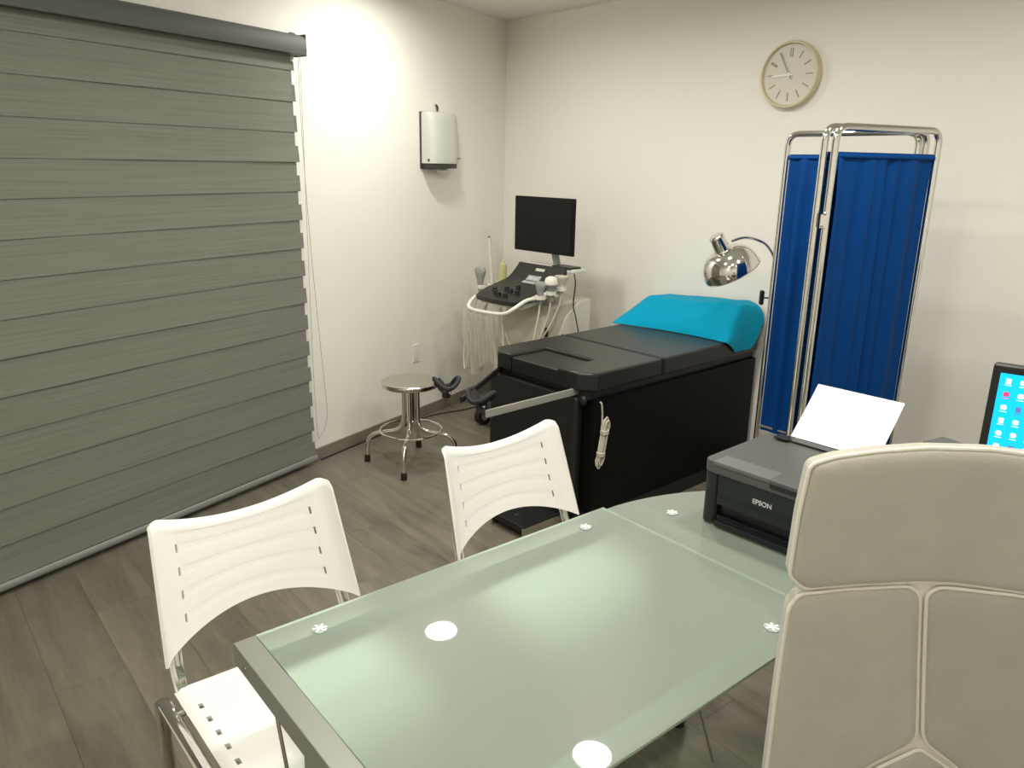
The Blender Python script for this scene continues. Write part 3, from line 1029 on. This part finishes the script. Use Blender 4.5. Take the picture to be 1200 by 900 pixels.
# shell behind the pads, seat, column, base
mb = MB()
mb.grid([-0.225 + 0.45 * i / 24 for i in range(25)], [0.52 + 0.715 * j / 24 for j in range(25)], lambda x, z_: bend(x, 0.012, z_), thick=0.010)
mb.build('back_shell', PIPING, oc, True, 40)
mb = MB(); mb.prism(rrect(XC - 0.25, XC + 0.25, -0.53, -0.05, 0.07), 0.43, 0.51, 0.02, 3)
mb.build('seat', CHAIRF, oc)
mb = MB(); mb.tube(smooth_path([(XC, 0.045, 0.60), (XC, 0.045, 0.50), (XC, 0.0, 0.415), (XC, -0.28, 0.405)], 5), 0.03, 10, rb=0.012, ref=(1, 0, 0))
mb.build('back_bracket', BLACKP, oc)
mb = MB(); mb.cyl((XC, -0.28, 0.10), (XC, -0.28, 0.425), 0.028, 16)
mb.build('gas_column', CHROME, oc)
for q in range(5):
    a = q * 2 * PI / 5 + 0.5
    dx, dy = math.cos(a), math.sin(a)
    mb = MB(); mb.tube([(XC + dx * 0.02, -0.28 + dy * 0.02, 0.105), (XC + dx * 0.29, -0.28 + dy * 0.29, 0.075)], 0.018, 8)
    sp = mb.build('base_spoke', CHROME, oc)
    mb = MB(); mb.cyl((XC + dx * 0.29 - dy * 0.02, -0.28 + dy * 0.29 + dx * 0.02, 0.028), (XC + dx * 0.29 + dy * 0.02, -0.28 + dy * 0.29 - dx * 0.02, 0.028), 0.028, 16)
    mb.cyl((XC + dx * 0.29, -0.28 + dy * 0.29, 0.03), (XC + dx * 0.29, -0.28 + dy * 0.29, 0.07), 0.008, 8)
    mb.build('caster', RUBBER, sp)

# ------------------------------------------------------------------ exam table
TB = (0.357, 3.358, 0)
TYAW = 48
et = thing('exam_table', 'black upholstered gynaecological exam table with leg stirrups', 'exam table', TB, TYAW)
TWd, TLn = 0.70, 1.40
mb = MB(); mb.box(-TWd + 0.02, -0.007, 0.06, TLn - 0.002, 0.0005, 0.0795)
mb.build('plinth', BLACKP, et)
mb = MB(); mb.box(-TWd + 0.005, -0.006, 0.045, TLn, 0.08, 0.66, 0.006)
cabn = mb.build('cabinet', CABBLK, et)
mb = MB(); mb.box(-TWd + 0.001, -0.075, -0.012, 0.043, 0.10, 0.668, 0.018, 3)
mb.build('leg_flap_pad', VINYL, et)
mb = MB(); mb.box(-TWd + 0.03, -0.03, 0.02, TLn, 0.661, 0.699)
mb.build('top_frame', BLACKP, et)
ch = 0.045
foot_poly = [(-TWd, ch), (-TWd, 0.515), (0, 0.515), (0, ch), (-ch * 1.6, -0.015), (-0.20, -0.015), (-0.20, 0.23), (-0.53, 0.23), (-0.53, -0.015), (-TWd + ch * 1.6, -0.015)]
mb = MB(); mb.prism(foot_poly[::-1], 0.70, 0.79, 0.014, 3)
mb.build('foot_cushion', VINYL, et)
mb = MB(); mb.box(-0.527, -0.203, -0.013, 0.227, 0.70, 0.776, 0.010, 3)
mb.build('notch_cushion', VINYL, et)
mb = MB(); mb.prism(rrect(-TWd, 0, 0.527, TLn, 0.02), 0.70, 0.79, 0.014, 3)
mb.build('head_cushion', VINYL, et)
mb = MB(); mb.tube([(-TWd - 0.002, 0.521, 0.785), (0.002, 0.521, 0.785)], 0.005, 8)
mb.build('hinge_strip', BLACKP, et)
# stirrup near side: flat chrome bar with a black heel cup
def heel_cup(parent, c, ang):
    M_ = Matrix.Translation(c) @ Matrix.Rotation(ang, 4, 'Z') @ Matrix.Scale(0.78, 4)
    mb = MB()
    pts = [(-0.065, 0.03, 0.045), (-0.07, -0.02, 0.055), (-0.04, -0.075, 0.03), (0.0, -0.09, 0.015), (0.04, -0.075, 0.03), (0.07, -0.02, 0.055), (0.065, 0.03, 0.045), (0.03, 0.05, 0.0), (-0.03, 0.05, 0.0)]
    mb.tube(smooth_path([M_ @ Vector(p) for p in pts], 5, True), 0.011, 8, True)
    mb.tube(smooth_path([M_ @ Vector(p) for p in ((-0.06, 0.0, 0.045), (0, -0.01, -0.015), (0.06, 0.0, 0.045))], 6), 0.024, 10, rb=0.008, ref=(0, 1, 0))
    cup = mb.build('heel_cup', RUBBER, parent)
    mb = MB(); mb.tube([M_ @ Vector((0, 0.02, -0.012)), M_ @ Vector((0, 0.02, -0.065))], 0.020, 12)
    mb.build('cup_joint', BLACKP, cup)
    mb = MB(); mb.ball(M_ @ Vector((0.018, -0.006, -0.03)), 0.009)
    mb.build('joint_bolt', CHROME, cup)
    return cup
mb = MB()
mb.box(-0.105, -0.094, -0.535, 0.05, 0.675, 0.708, 0.002)
arm1 = mb.build('stirrup_arm', BARM, et)
heel_cup(arm1, (-0.185, -0.49, 0.72), R(25))
mb = MB(); mb.tube([(-0.10, -0.525, 0.69), (-0.185, -0.50, 0.685)], 0.012, 10)
mb.build('arm_pin', BLACKP, arm1)
mb = MB(); mb.ball((-0.06, 0.018, 0.655), 0.022, 1, 0.8, 1.2); mb.cyl((-0.094, 0.025, 0.665), (-0.05, 0.02, 0.656), 0.009, 10)
mb.build('clamp_knob', BLACKP, arm1)
mb = MB()
mb.tube([(-0.66, 0.05, 0.69), (-0.40, -0.43, 0.66)], 0.016, 10, rb=0.009, ref=(0, 0, 1))
arm2 = mb.build('stirrup_arm', BLACKP, et)
heel_cup(arm2, (-0.47, -0.46, 0.71), R(60))
# step at the foot
mb = MB(); mb.box(-0.36, -0.15, -0.26, 0.056, 0.03, 0.062, 0.004)
stp = mb.build('pull_out_step', BLACKP, et)
for xx in (-0.372, -0.149):
    mb = MB(); mb.box(xx, xx + 0.011, -0.27, 0.056, 0.0005, 0.060, 0.002)
    mb.build('step_rail', STEEL, stp)
mb = MB(); mb.box(-0.28, -0.265, -0.20, -0.12, 0.0622, 0.066, 0.001)
mb.build('step_trim', STEEL, stp)
# hanging power cord
pc = thing('coiled_power_cord', 'cream power cord tied in a bundle on the black table side', 'cord', TB, TYAW)
mb = MB()
mb.tube(smooth_path([(0.0065, 0.060, 0.655), (0.014, 0.064, 0.645), (0.012, 0.074, 0.60), (0.012, 0.076, 0.545), (0.014, 0.078, 0.50)], 6), 0.0042, 8)
for q, (dy, tp, bt) in enumerate(((-0.012, 0.565, 0.34), (0.0, 0.575, 0.33), (0.012, 0.56, 0.345))):
    loop = []
    for s in range(24):
        a = 2 * PI * s / 24
        zz = (tp + bt) / 2 + (tp - bt) / 2 * math.sin(a)
        wv = 0.024 if abs(math.sin(a)) > 0.65 else 0.011
        tilt = (zz - 0.45) * 0.18
        loop.append((0.012 + 0.006 * q, 0.080 + dy * 0.4 + wv * math.cos(a) + tilt, zz))
    mb.tube(loop, 0.0040, 8, True)
mb.build('cord_loops', CORDM, pc)
for zz in (0.50, 0.395):
    mb = MB()
    for q in range(3):
        mb.tube([(0.018 + 0.017 * math.cos(a * PI / 8), 0.080 + (zz - 0.45) * 0.18 + 0.018 * math.sin(a * PI / 8), zz + q * 0.006) for a in range(16)], 0.004, 6, True)
    mb.build('tie', CORDM, pc)

# turquoise draped pillow
def turq():
    us = [i / 40 for i in range(41)]; vs = [j / 30 for j in range(31)]
    rr = random.Random(5)
    def top(u, v):
        body = min(1, v / 0.55) ** 0.8
        zz = 0.7945 + (0.150 + 0.025 * u) * body * min(1, (u + 0.03) / 0.12) ** 0.5
        zz += 0.007 * math.sin(7 * u + 4 * v) * body + 0.012 * math.exp(-((u - 0.55 - 0.2 * v) / 0.035) ** 2) * body
        return zz
    def hem(v):
        if v < 0.3: return 0.802 - 0.075 * (v / 0.3) ** 1.3
        if v < 0.7: return 0.727
        return 0.727 + 0.14 * ((v - 0.7) / 0.3) ** 1.4
    def fn(u, v):
        # u: far -> near, v: foot side -> head side
        x = -0.735 + 0.755 * min(u / 0.88, 1)
        y0 = 0.985 + 0.10 * math.sin(PI * u * 0.75) - 0.02 * u
        y = y0 + (1.408 - y0) * v
        zz = top(u, v)
        if u > 0.80:                      # rounds off and hangs over the near edge
            k_ = (u - 0.80) / 0.20
            zz = zz + (hem(v) - zz) * k_ ** 1.7
            x = -0.735 + 0.755 * 0.80 / 0.88 + (0.012 + 0.735 - 0.755 * 0.80 / 0.88 + 0.006 * math.sin(v * 9)) * math.sin(k_ * PI / 2)
        return Vector((x, y, zz))
    mb = MB(); mb.grid(us, vs, fn, thick=0.004)
    o = mb.build('draped_pillow', TURQ, None, True, 80)
    o.location = TB; o.rotation_euler = (0, 0, -R(TYAW))
    return tag(o, 'turquoise cloth draped over the pillow at the exam table head', 'pillow')
turq()

# ------------------------------------------------------------------ folding screen
fs_ = thing('folding_screen', 'three-panel chrome folding screen with royal blue curtains', 'screen', (1.3, 3.1, 0), 0)
ORG = Vector((1.3, 3.1, 0))
SL, SB, SC, SF = Vector((1.176, 3.50, 0)), Vector((1.531, 3.085, 0)), Vector((1.074, 2.78, 0)), Vector((1.563, 3.00, 0))
ZT, CT, CB = 1.843, 1.752, 0.535
def panel(a, b, off, curt_seed):
    d = (b - a).normalized(); n = Vector((-d.y, d.x, 0))
    a = a - ORG + n * off; b = b - ORG + n * off
    U = lambda p, zz: Vector((p.x, p.y, zz))
    mb = MB()
    mb.tube(round_path([U(a, 0.03), U(a, ZT), U(b, ZT), U(b, 0.03)], 0.05, 8), 0.0130, 12)
    fr_ = mb.build('panel_frame', CHROME, fs_)
    for zz, nm in ((CB - 0.012, 'lower_rail'), (CT - 0.006, 'curtain_rod')):
        mb = MB(); mb.cyl(U(a, zz) + d * 0.011, U(b, zz) - d * 0.011, 0.006, 10)
        mb.build(nm, CHROME, fr_)
    for p in (a, b):
        mb = MB(); mb.lathe([(0, 0), (0.015, 0), (0.016, 0.004), (0.014, 0.035), (0, 0.035)], 12, Matrix.Translation(U(p, 0)))
        mb.build('foot_cap', RUBBER, fr_)
    L_ = (b - a).length
    rr = random.Random(curt_seed)
    ph = [rr.uniform(0, 6) for _ in range(4)]
    N_ = 110
    def fn(s, v):
        env = 0.35 + 0.65 * (0.5 + 0.5 * math.sin(3 * s * 6.28 * 0.6 + ph[0]))
        wv = 0.011 * env * math.sin(s * 2 * PI * 6.5 + ph[1] + 0.8 * math.sin(s * 9 + ph[2]) + 0.5 * v) + 0.009 * math.sin(s * 2 * PI * 2.7 + ph[3] + 0.6 * v)
        tight = min(1.0, 0.25 + min(v, 1 - v) * 7)
        return U(a, 0) + d * (0.016 + (L_ - 0.032) * s) + n * (wv * tight + 0.0) + Vector((0, 0, CB - 0.03 + (CT + 0.008 - CB + 0.03) * v))
    mb = MB(); mb.grid([i / N_ for i in range(N_ + 1)], [0, 0.02, 0.05, 0.12, 0.3, 0.5, 0.7, 0.88, 0.95, 0.98, 1.0], fn, thick=0.0016)
    mb.cyl(U(a, CT - 0.006) + d * 0.014, U(b, CT - 0.006) - d * 0.014, 0.0085, 12)
    mb.build('curtain', BLUEC, fs_, True, 80)
    return fr_
panel(SL, SB, 0.0, 1)
panel(SB + Vector((0.028, -0.004, 0)), SC + Vector((-0.005, 0.026, 0)), 0.0, 2)
f3 = panel(SC + Vector((0.022, 0.0, 0)), SF, 0.0, 3)
mb = MB()
q0 = SC - ORG
mb.box(q0.x - 0.004, q0.x + 0.018, q0.y - 0.017, q0.y - 0.010, 1.50, 1.55, 0.003)
mb.ball((q0.x + 0.008, q0.y - 0.019, 1.552), 0.007); mb.ball((q0.x + 0.003, q0.y - 0.019, 1.51), 0.005)
mb.build('hinge_clip', CHROME, fs_)

# ------------------------------------------------------------------ examination lamp
LX, LY = 1.250, 3.70
el = thing('examination_lamp', 'chrome dome examination lamp on a pole beside the table head', 'lamp', (LX, LY, 0), 0)
mb = MB(); mb.lathe([(0, 0), (0.14, 0), (0.14, 0.012), (0.12, 0.022), (0.02, 0.030), (0.0, 0.030)], 32)
mb.build('base', CHROME, el)
mb = MB(); mb.cyl((0, 0, 0.03), (0, 0, 1.06), 0.0125, 14)
mb.build('pole', CHROME, el)
mb = MB(); mb.cyl((0, 0, 1.06), (0, 0, 1.16), 0.007, 10)
mb.tube(smooth_path([(0, 0, 1.15), (-0.004, 0, 1.20), (-0.012, 0, 1.285), (-0.055, 0, 1.350), (-0.115, 0, 1.378), (-0.17, 0, 1.384), (-0.225, 0, 1.366)], 7), 0.0065, 10)
mb.build('gooseneck', CHROME, el)
mb = MB(); mb.cyl((-0.016, 0, 1.10), (0.016, 0, 1.10), 0.015, 12); mb.cyl((0, 0, 1.075), (0, 0, 1.115), 0.017, 14)
cl_ = mb.build('clamp', CHROME, el)
mb = MB(); mb.cyl((-0.016, 0, 1.10), (-0.045, 0, 1.10), 0.004, 8)
mb.box(-0.064, -0.044, -0.014, 0.014, 1.066, 1.136, 0.007)
mb.build('knob', BLACKP, cl_)
ax = Vector((0.50, 0.08, -0.86)).normalized()
zq = ax.to_track_quat('Z', 'Y').to_matrix().to_4x4()
HM = Matrix.Translation((-0.300, 0.0, 1.392)) @ zq
mb = MB()
mb.lathe([(0.0, -0.002), (0.030, 0.0), (0.034, 0.004), (0.036, 0.012), (0.034, 0.016), (0.038, 0.075), (0.044, 0.082)], 32, HM)
mb.build('socket_housing', CHROME, el, True, 40)
mb = MB()
dome = [(0.040, 0.080)]
for q in range(1, 13):
    a = q / 12 * PI / 2
    dome.append((0.040 + 0.096 * math.sin(a) ** 0.9, 0.080 + 0.115 * (1 - math.cos(a))))
inner = [(r_ - 0.002, z_ + 0.001) for r_, z_ in dome[::-1]]
mb.lathe(dome + [(0.140, 0.196), (0.138, 0.199)] + inner, 48, HM)
mb.build('dome', CHROME, el, True, 40)
mb = MB(); mb.ball(HM @ Vector((0, 0, 0.13)), 0.028)
mb.build('bulb', WHITEP, el)
mb = MB()
mb.tube(smooth_path([(0.012, -0.006, 1.16), (0.022, -0.022, 1.05), (0.024, -0.024, 0.96), (0.026, -0.026, 0.90)], 6), 0.0035, 8)
mb.tube(smooth_path([(0.026, -0.026, 0.85), (0.032, -0.030, 0.72), (0.050, -0.034, 0.55), (0.080, -0.040, 0.38), (0.085, -0.06, 0.15), (0.10, -0.12, 0.01), (0.16, -0.2, 0.005)], 6), 0.0035, 8)
crd = mb.build('cord', WHITEP, el)
mb = MB(); mb.box(0.014, 0.038, -0.035, -0.017, 0.845, 0.905, 0.007, 3)
mb.build('inline_switch', WHITEP, crd)

# ------------------------------------------------------------------ ultrasound machine
UM = (0.18, 5.02, 0)
us_ = thing('ultrasound_machine', 'cream ultrasound machine on casters in the corner', 'ultrasound machine', UM, 228)
# local: Y towards the user, -X is the side seen at right
mb = MB()
mb.box(-0.25, 0.25, -0.30, 0.36, 0.085, 0.17, 0.03, 3)
mb.build('base', BLACKP, us_)
for sx_ in (-0.21, 0.21):
    for sy_ in (-0.24, 0.31):
        mb = MB()
        mb.cyl((sx_ - 0.022, sy_, 0.06), (sx_ + 0.022, sy_, 0.06), 0.06, 24)
        cs = mb.build('caster', RUBBER, us_)
        mb = MB(); mb.cyl((sx_ - 0.026, sy_, 0.06), (sx_ + 0.026, sy_, 0.06), 0.03, 16)
        mb.build('caster_hub', USGREY, cs)
# body profile in YZ, extruded along X
MX = Matrix(((0, 0, 1, 0), (1, 0, 0, 0), (0, 1, 0, 0), (0, 0, 0, 1)))
def yz_prism(pts, x0, x1, bev, name, mat_, parent, seg=3):
    mb = MB(); mb.prism(pts, x0, x1, bev, seg, MX)
    bmesh.ops.recalc_face_normals(mb.bm, faces=mb.bm.faces)
    return mb.build(name, mat_, parent, True, 40)
yz_prism([(-0.26, 0.171), (0.20, 0.171), (0.215, 0.40), (0.17, 0.72), (0.10, 0.84), (-0.02, 0.86), (-0.26, 0.86)], -0.20, 0.20, 0.02, 'body', USBODY, us_)
for s in (-1, 1):
    yz_prism([(-0.25, 0.19), (0.02, 0.19), (0.03, 0.66), (-0.02, 0.76), (-0.14, 0.85), (-0.25, 0.855)], s * 0.201 if s > 0 else -0.212, 0.212 if s > 0 else -0.201, 0.004, 'side_panel', USWHITE, us_)
mb = MB(); mb.box(-0.2150, -0.2012, 0.135, 0.155, 0.655, 0.715, 0.002)
mb.build('vent_grille', DARKP, us_)
mb = MB(); mb.box(-0.07, 0.07, -0.05, 0.12, 0.86, 0.965, 0.02)
mb.build('console_neck', USGREY, us_)
# console: cream tray, dark keyboard top that sweeps up at the back
def cons_z(y):
    t = max(0, min(1, (0.40 - y) / 0.30))
    if y > 0.10: return 0.895 + 0.075 * t
    return 0.970 + 0.105 * ((0.10 - y) / 0.10) ** 1.4
def cons_hw(y):
    if y > 0.22: return 0.235 - 0.05 * ((y - 0.22) / 0.18) ** 2
    return 0.235 - 0.02 * max(0, (0.10 - y) / 0.1)
ysl = [0.0, 0.015, 0.03, 0.05, 0.075, 0.10, 0.13, 0.17, 0.22, 0.27, 0.32, 0.36, 0.385, 0.40]
mb = MB(); mb.grid([-1 + i / 8 for i in range(17)], ysl, lambda u, y: Vector((u * cons_hw(y), y + 0.025 * (1 - u * u) * (y / 0.4), cons_z(y))), thick=0.028)
keyb = mb.build('control_panel', USDARK, us_, True, 50)
mb = MB(); mb.grid([-1 + i / 8 for i in range(17)], ysl[1:-2], lambda u, y: Vector((u * cons_hw(y) * 0.93, y, cons_z(y) - 0.031)), thick=0.03)
mb.build('console_tray', OFFW, us_, True, 50)
def on_cons(x, y, h=0.0): return (x, y + 0.02 * (y / 0.4), cons_z(y) + h)
for x, y in ((0.10, 0.30), (0.03, 0.26), (-0.03, 0.28), (-0.03, 0.22), (-0.10, 0.29), (0.05, 0.33), (0.0, 0.35), (-0.06, 0.35)):
    p = Vector(on_cons(x, y))
    mb = MB(); mb.lathe([(0, -0.004), (0.017, -0.004), (0.015, 0.024), (0.011, 0.027), (0, 0.027)], 14, Matrix.Translation(p))
    mb.build('knob', BLACKP, keyb)
p = on_cons(0.0, 0.085)
mb = MB(); mb.grid([-0.06, 0, 0.06], [0.055, 0.09, 0.125], lambda x, y: Vector((x, y, cons_z(y) + 0.004)), thick=0.003)
ob = mb.build('touch_display', simple('small_display', (0.42, 0.43, 0.44), 0.2, var=0.4, vscale=60), keyb)
mb = MB(); mb.grid([-0.05, 0, 0.03], [0.018, 0.03], lambda x, y: Vector((x, y, cons_z(y) + 0.003)), thick=0.002)
mb.build('badge', OFFW, keyb)
# white handle and side rails
rail = [(0.215, 0.10, 0.925), (0.225, 0.25, 0.905), (0.222, 0.36, 0.880), (0.208, 0.425, 0.850), (0.175, 0.455, 0.815), (0.0, 0.465, 0.815), (-0.15, 0.455, 0.828), (-0.205, 0.425, 0.862), (-0.228, 0.35, 0.905), (-0.238, 0.25, 0.922), (-0.240, 0.05, 0.965)]
mb = MB(); mb.tube(smooth_path(rail, 7), 0.012, 10)
mb.build('handle_rail', USWHITE, us_)
mb = MB()
for y in (0.26, 0.17, 0.08):
    mb.lathe([(0.022, -0.012), (0.034, -0.012), (0.034, 0.010), (0.022, 0.010)], 18, Matrix.Translation((-0.262, y, 0.925 + (0.26 - y) * 0.2)), close=True)
mb.box(-0.250, -0.232, 0.04, 0.30, 0.905, 0.93, 0.004)
mb.build('probe_holder', USWHITE, us_)
mb = MB()
for y in (0.28, 0.20):
    mb.lathe([(0.022, -0.012), (0.034, -0.012), (0.034, 0.010), (0.022, 0.010)], 18, Matrix.Translation((0.262, y, 0.93)), close=True)
mb.box(0.232, 0.250, 0.12, 0.32, 0.915, 0.94, 0.004)
mb.build('probe_holder', USWHITE, us_)
# rear shelf and monitor
mb = MB(); mb.box(-0.27, 0.21, -0.13, -0.008, 1.045, 1.070, 0.008)
mb.build('rear_shelf', USWHITE, us_)
mb = MB(); mb.box(-0.06, 0.06, -0.14, -0.02, 0.8605, 1.044, 0.015)
mb.build('rear_column', USGREY, us_)
mb = MB(); mb.box(-0.255, -0.09, -0.10, 0.0, 1.0705, 1.082, 0.004)
mb.build('black_tray', BLACKP, us_)
mb = MB(); mb.tube([(-0.07, -0.07, 1.0705), (-0.055, -0.055, 1.18)], 0.03, 12, rb=0.015, ref=(1, 0, 0))
mb.build('monitor_stand', USGREY, us_)
mb = MB(); mb.box(-0.271, 0.271, -0.020, 0.0, 1.152, 1.502, 0.006, 3)
umn = mb.build('monitor', SCREENOFF, us_)
mb = MB(); mb.box(-0.255, 0.255, 0.0002, 0.003, 1.172, 1.486, 0.0005, 1)
mb.build('screen', SCREENOFF, umn)
mb = MB(); mb.tube(smooth_path([(-0.272, -0.02, 1.047), (-0.285, -0.02, 0.98), (-0.265, -0.03, 0.85), (-0.28, -0.04, 0.77), (-0.30, -0.05, 0.66), (-0.29, -0.06, 0.50), (-0.25, -0.10, 0.30)], 6), 0.004, 8)
mb.build('monitor_cable', BLACKP, us_)

def to_world(x, y, z_):
    Y_ = yv(228); X_ = yv(318)
    return Vector(UM) + X_ * x + Y_ * y + Vector((0, 0, z_))
def probe(label, base, kind, cable_pts, sc=1.2):
    t = thing('ultrasound_probe', label, 'probe', to_world(*base), 228, 'probes in the ultrasound holders')
    if kind == 'dome':
        mb = MB(); mb.lathe([(0, -0.05), (0.012, -0.05), (0.018, -0.02), (0.020, 0.005), (0.034, 0.030), (0.036, 0.038), (0, 0.038)], 20); hb = mb.build('grip', USGREY, t)
        mb = MB(); mb.lathe([(0.035, 0.0385), (0.036, 0.05), (0.030, 0.068), (0.015, 0.078), (0, 0.080)], 20); mb.build('cap', USWHITE, t)
    elif kind == 'flat':
        mb = MB(); mb.lathe([(0, -0.05), (0.010, -0.05), (0.016, -0.01), (0.020, 0.012), (0.030, 0.04), (0.033, 0.055), (0.026, 0.068), (0, 0.074)], 20, Matrix.Diagonal((1, 0.6, 1, 1))); mb.build('grip', USGREY, t)
    elif kind == 'paddle':
        mb = MB(); mb.lathe([(0, -0.05), (0.010, -0.05), (0.016, -0.01), (0.022, 0.02), (0.040, 0.045), (0.042, 0.060), (0, 0.064)], 20, Matrix.Diagonal((1, 0.7, 1, 1))); mb.build('grip', OFFW, t)
    else:
        mb = MB(); mb.lathe([(0, -0.05), (0.011, -0.05), (0.015, -0.01), (0.016, 0.06), (0.011, 0.075), (0.0095, 0.26), (0.013, 0.275), (0.013, 0.29), (0, 0.295)], 16, Matrix.Rotation(R(6), 4, 'Y')); mb.build('grip', OFFW, t)
        mb = MB(); mb.ball(Matrix.Rotation(R(6), 4, 'Y') @ Vector((0, 0.002, 0.296)), 0.007); mb.build('tip', BLACKP, t)
    for c_ in t.children:
        for v_ in c_.data.vertices: v_.co *= sc
    mb = MB(); mb.tube(smooth_path([(0, 0, -0.048)] + [Vector(p) for p in cable_pts], 8), 0.0055, 8)
    mb.build('cable', CABLEW, t)
    return t
probe('small grey flat probe, front one in the right-hand holders', (-0.262, 0.26, 0.935), 'flat', [(0.0, 0.02, -0.16), (0.02, 0.06, -0.35), (0.10, 0.09, -0.52), (0.2, 0.10, -0.40), (0.24, 0.10, -0.15)])
probe('white dome-capped probe, middle one in the right-hand holders', (-0.262, 0.17, 0.950), 'dome', [(0.0, 0.02, -0.15), (0.02, 0.08, -0.3), (0.12, 0.14, -0.48), (0.25, 0.17, -0.35), (0.30, 0.16, -0.15)])
probe('cream paddle probe, rear one in the right-hand holders', (-0.262, 0.08, 0.968), 'paddle', [(0.0, 0.03, -0.14), (0.03, 0.12, -0.30), (0.15, 0.2, -0.45), (0.25, 0.24, -0.3), (0.32, 0.22, -0.15)])
probe('tall slim wand probe standing at the left of the console', (0.262, 0.20, 0.945), 'wand', [(0.0, 0.05, -0.16), (-0.02, 0.14, -0.40), (-0.06, 0.20, -0.58), (-0.11, 0.20, -0.40), (-0.12, 0.16, -0.12)], 1.0)
probe('grey paddle probe at the front left of the console', (0.262, 0.30, 0.955), 'flat', [(0.01, 0.05, -0.18), (0.01, 0.12, -0.40), (-0.03, 0.15, -0.55), (-0.07, 0.14, -0.40), (-0.09, 0.10, -0.15)], 1.45)
# clear plastic cover hanging from the handle
def film():
    mb = MB()
    def fn(u, v):
        a = u * 2.2
        x = 0.22 - 0.30 * u
        y = 0.475 - 0.05 * v + 0.022 * math.sin(u * 26 + 2 * v) * (0.3 + v) + 0.012 * math.sin(u * 51 + 5 * v)
        zz = 0.80 - v * (0.36 + 0.06 * math.sin(u * 7)) 
        return Vector((x - 0.03 * v * (u - 0.5), y, zz))
    mb.grid([i / 50 for i in range(51)], [j / 10 for j in range(11)], fn, thick=0.0008)
    o = mb.build('plastic_cover', FILM, None, True, 80)
    o.location = UM; o.rotation_euler = (0, 0, -R(228))
    return tag(o, 'clear crumpled plastic cover hanging below the ultrasound handle', 'plastic cover')
film()
gel = thing('gel_bottle', 'translucent yellow gel bottle at the back left of the ultrasound console', 'bottle', to_world(0.275, 0.095, 0.945), 228)
mb = MB(); mb.lathe([(0, 0), (0.024, 0), (0.026, 0.006), (0.026, 0.10), (0.022, 0.115), (0.010, 0.122), (0.0, 0.122)], 20)
mb.build('bottle_body', GELM, gel)
mb = MB(); mb.lathe([(0.009, 0.1225), (0.010, 0.1225), (0.009, 0.135), (0.004, 0.142), (0, 0.142)], 14)
mb.build('nozzle', GELM, gel)
mb = MB(); mb.box(0.205, 0.305, 0.06, 0.125, 0.930, 0.944, 0.004)
mb.build('bottle_shelf', USWHITE, us_)
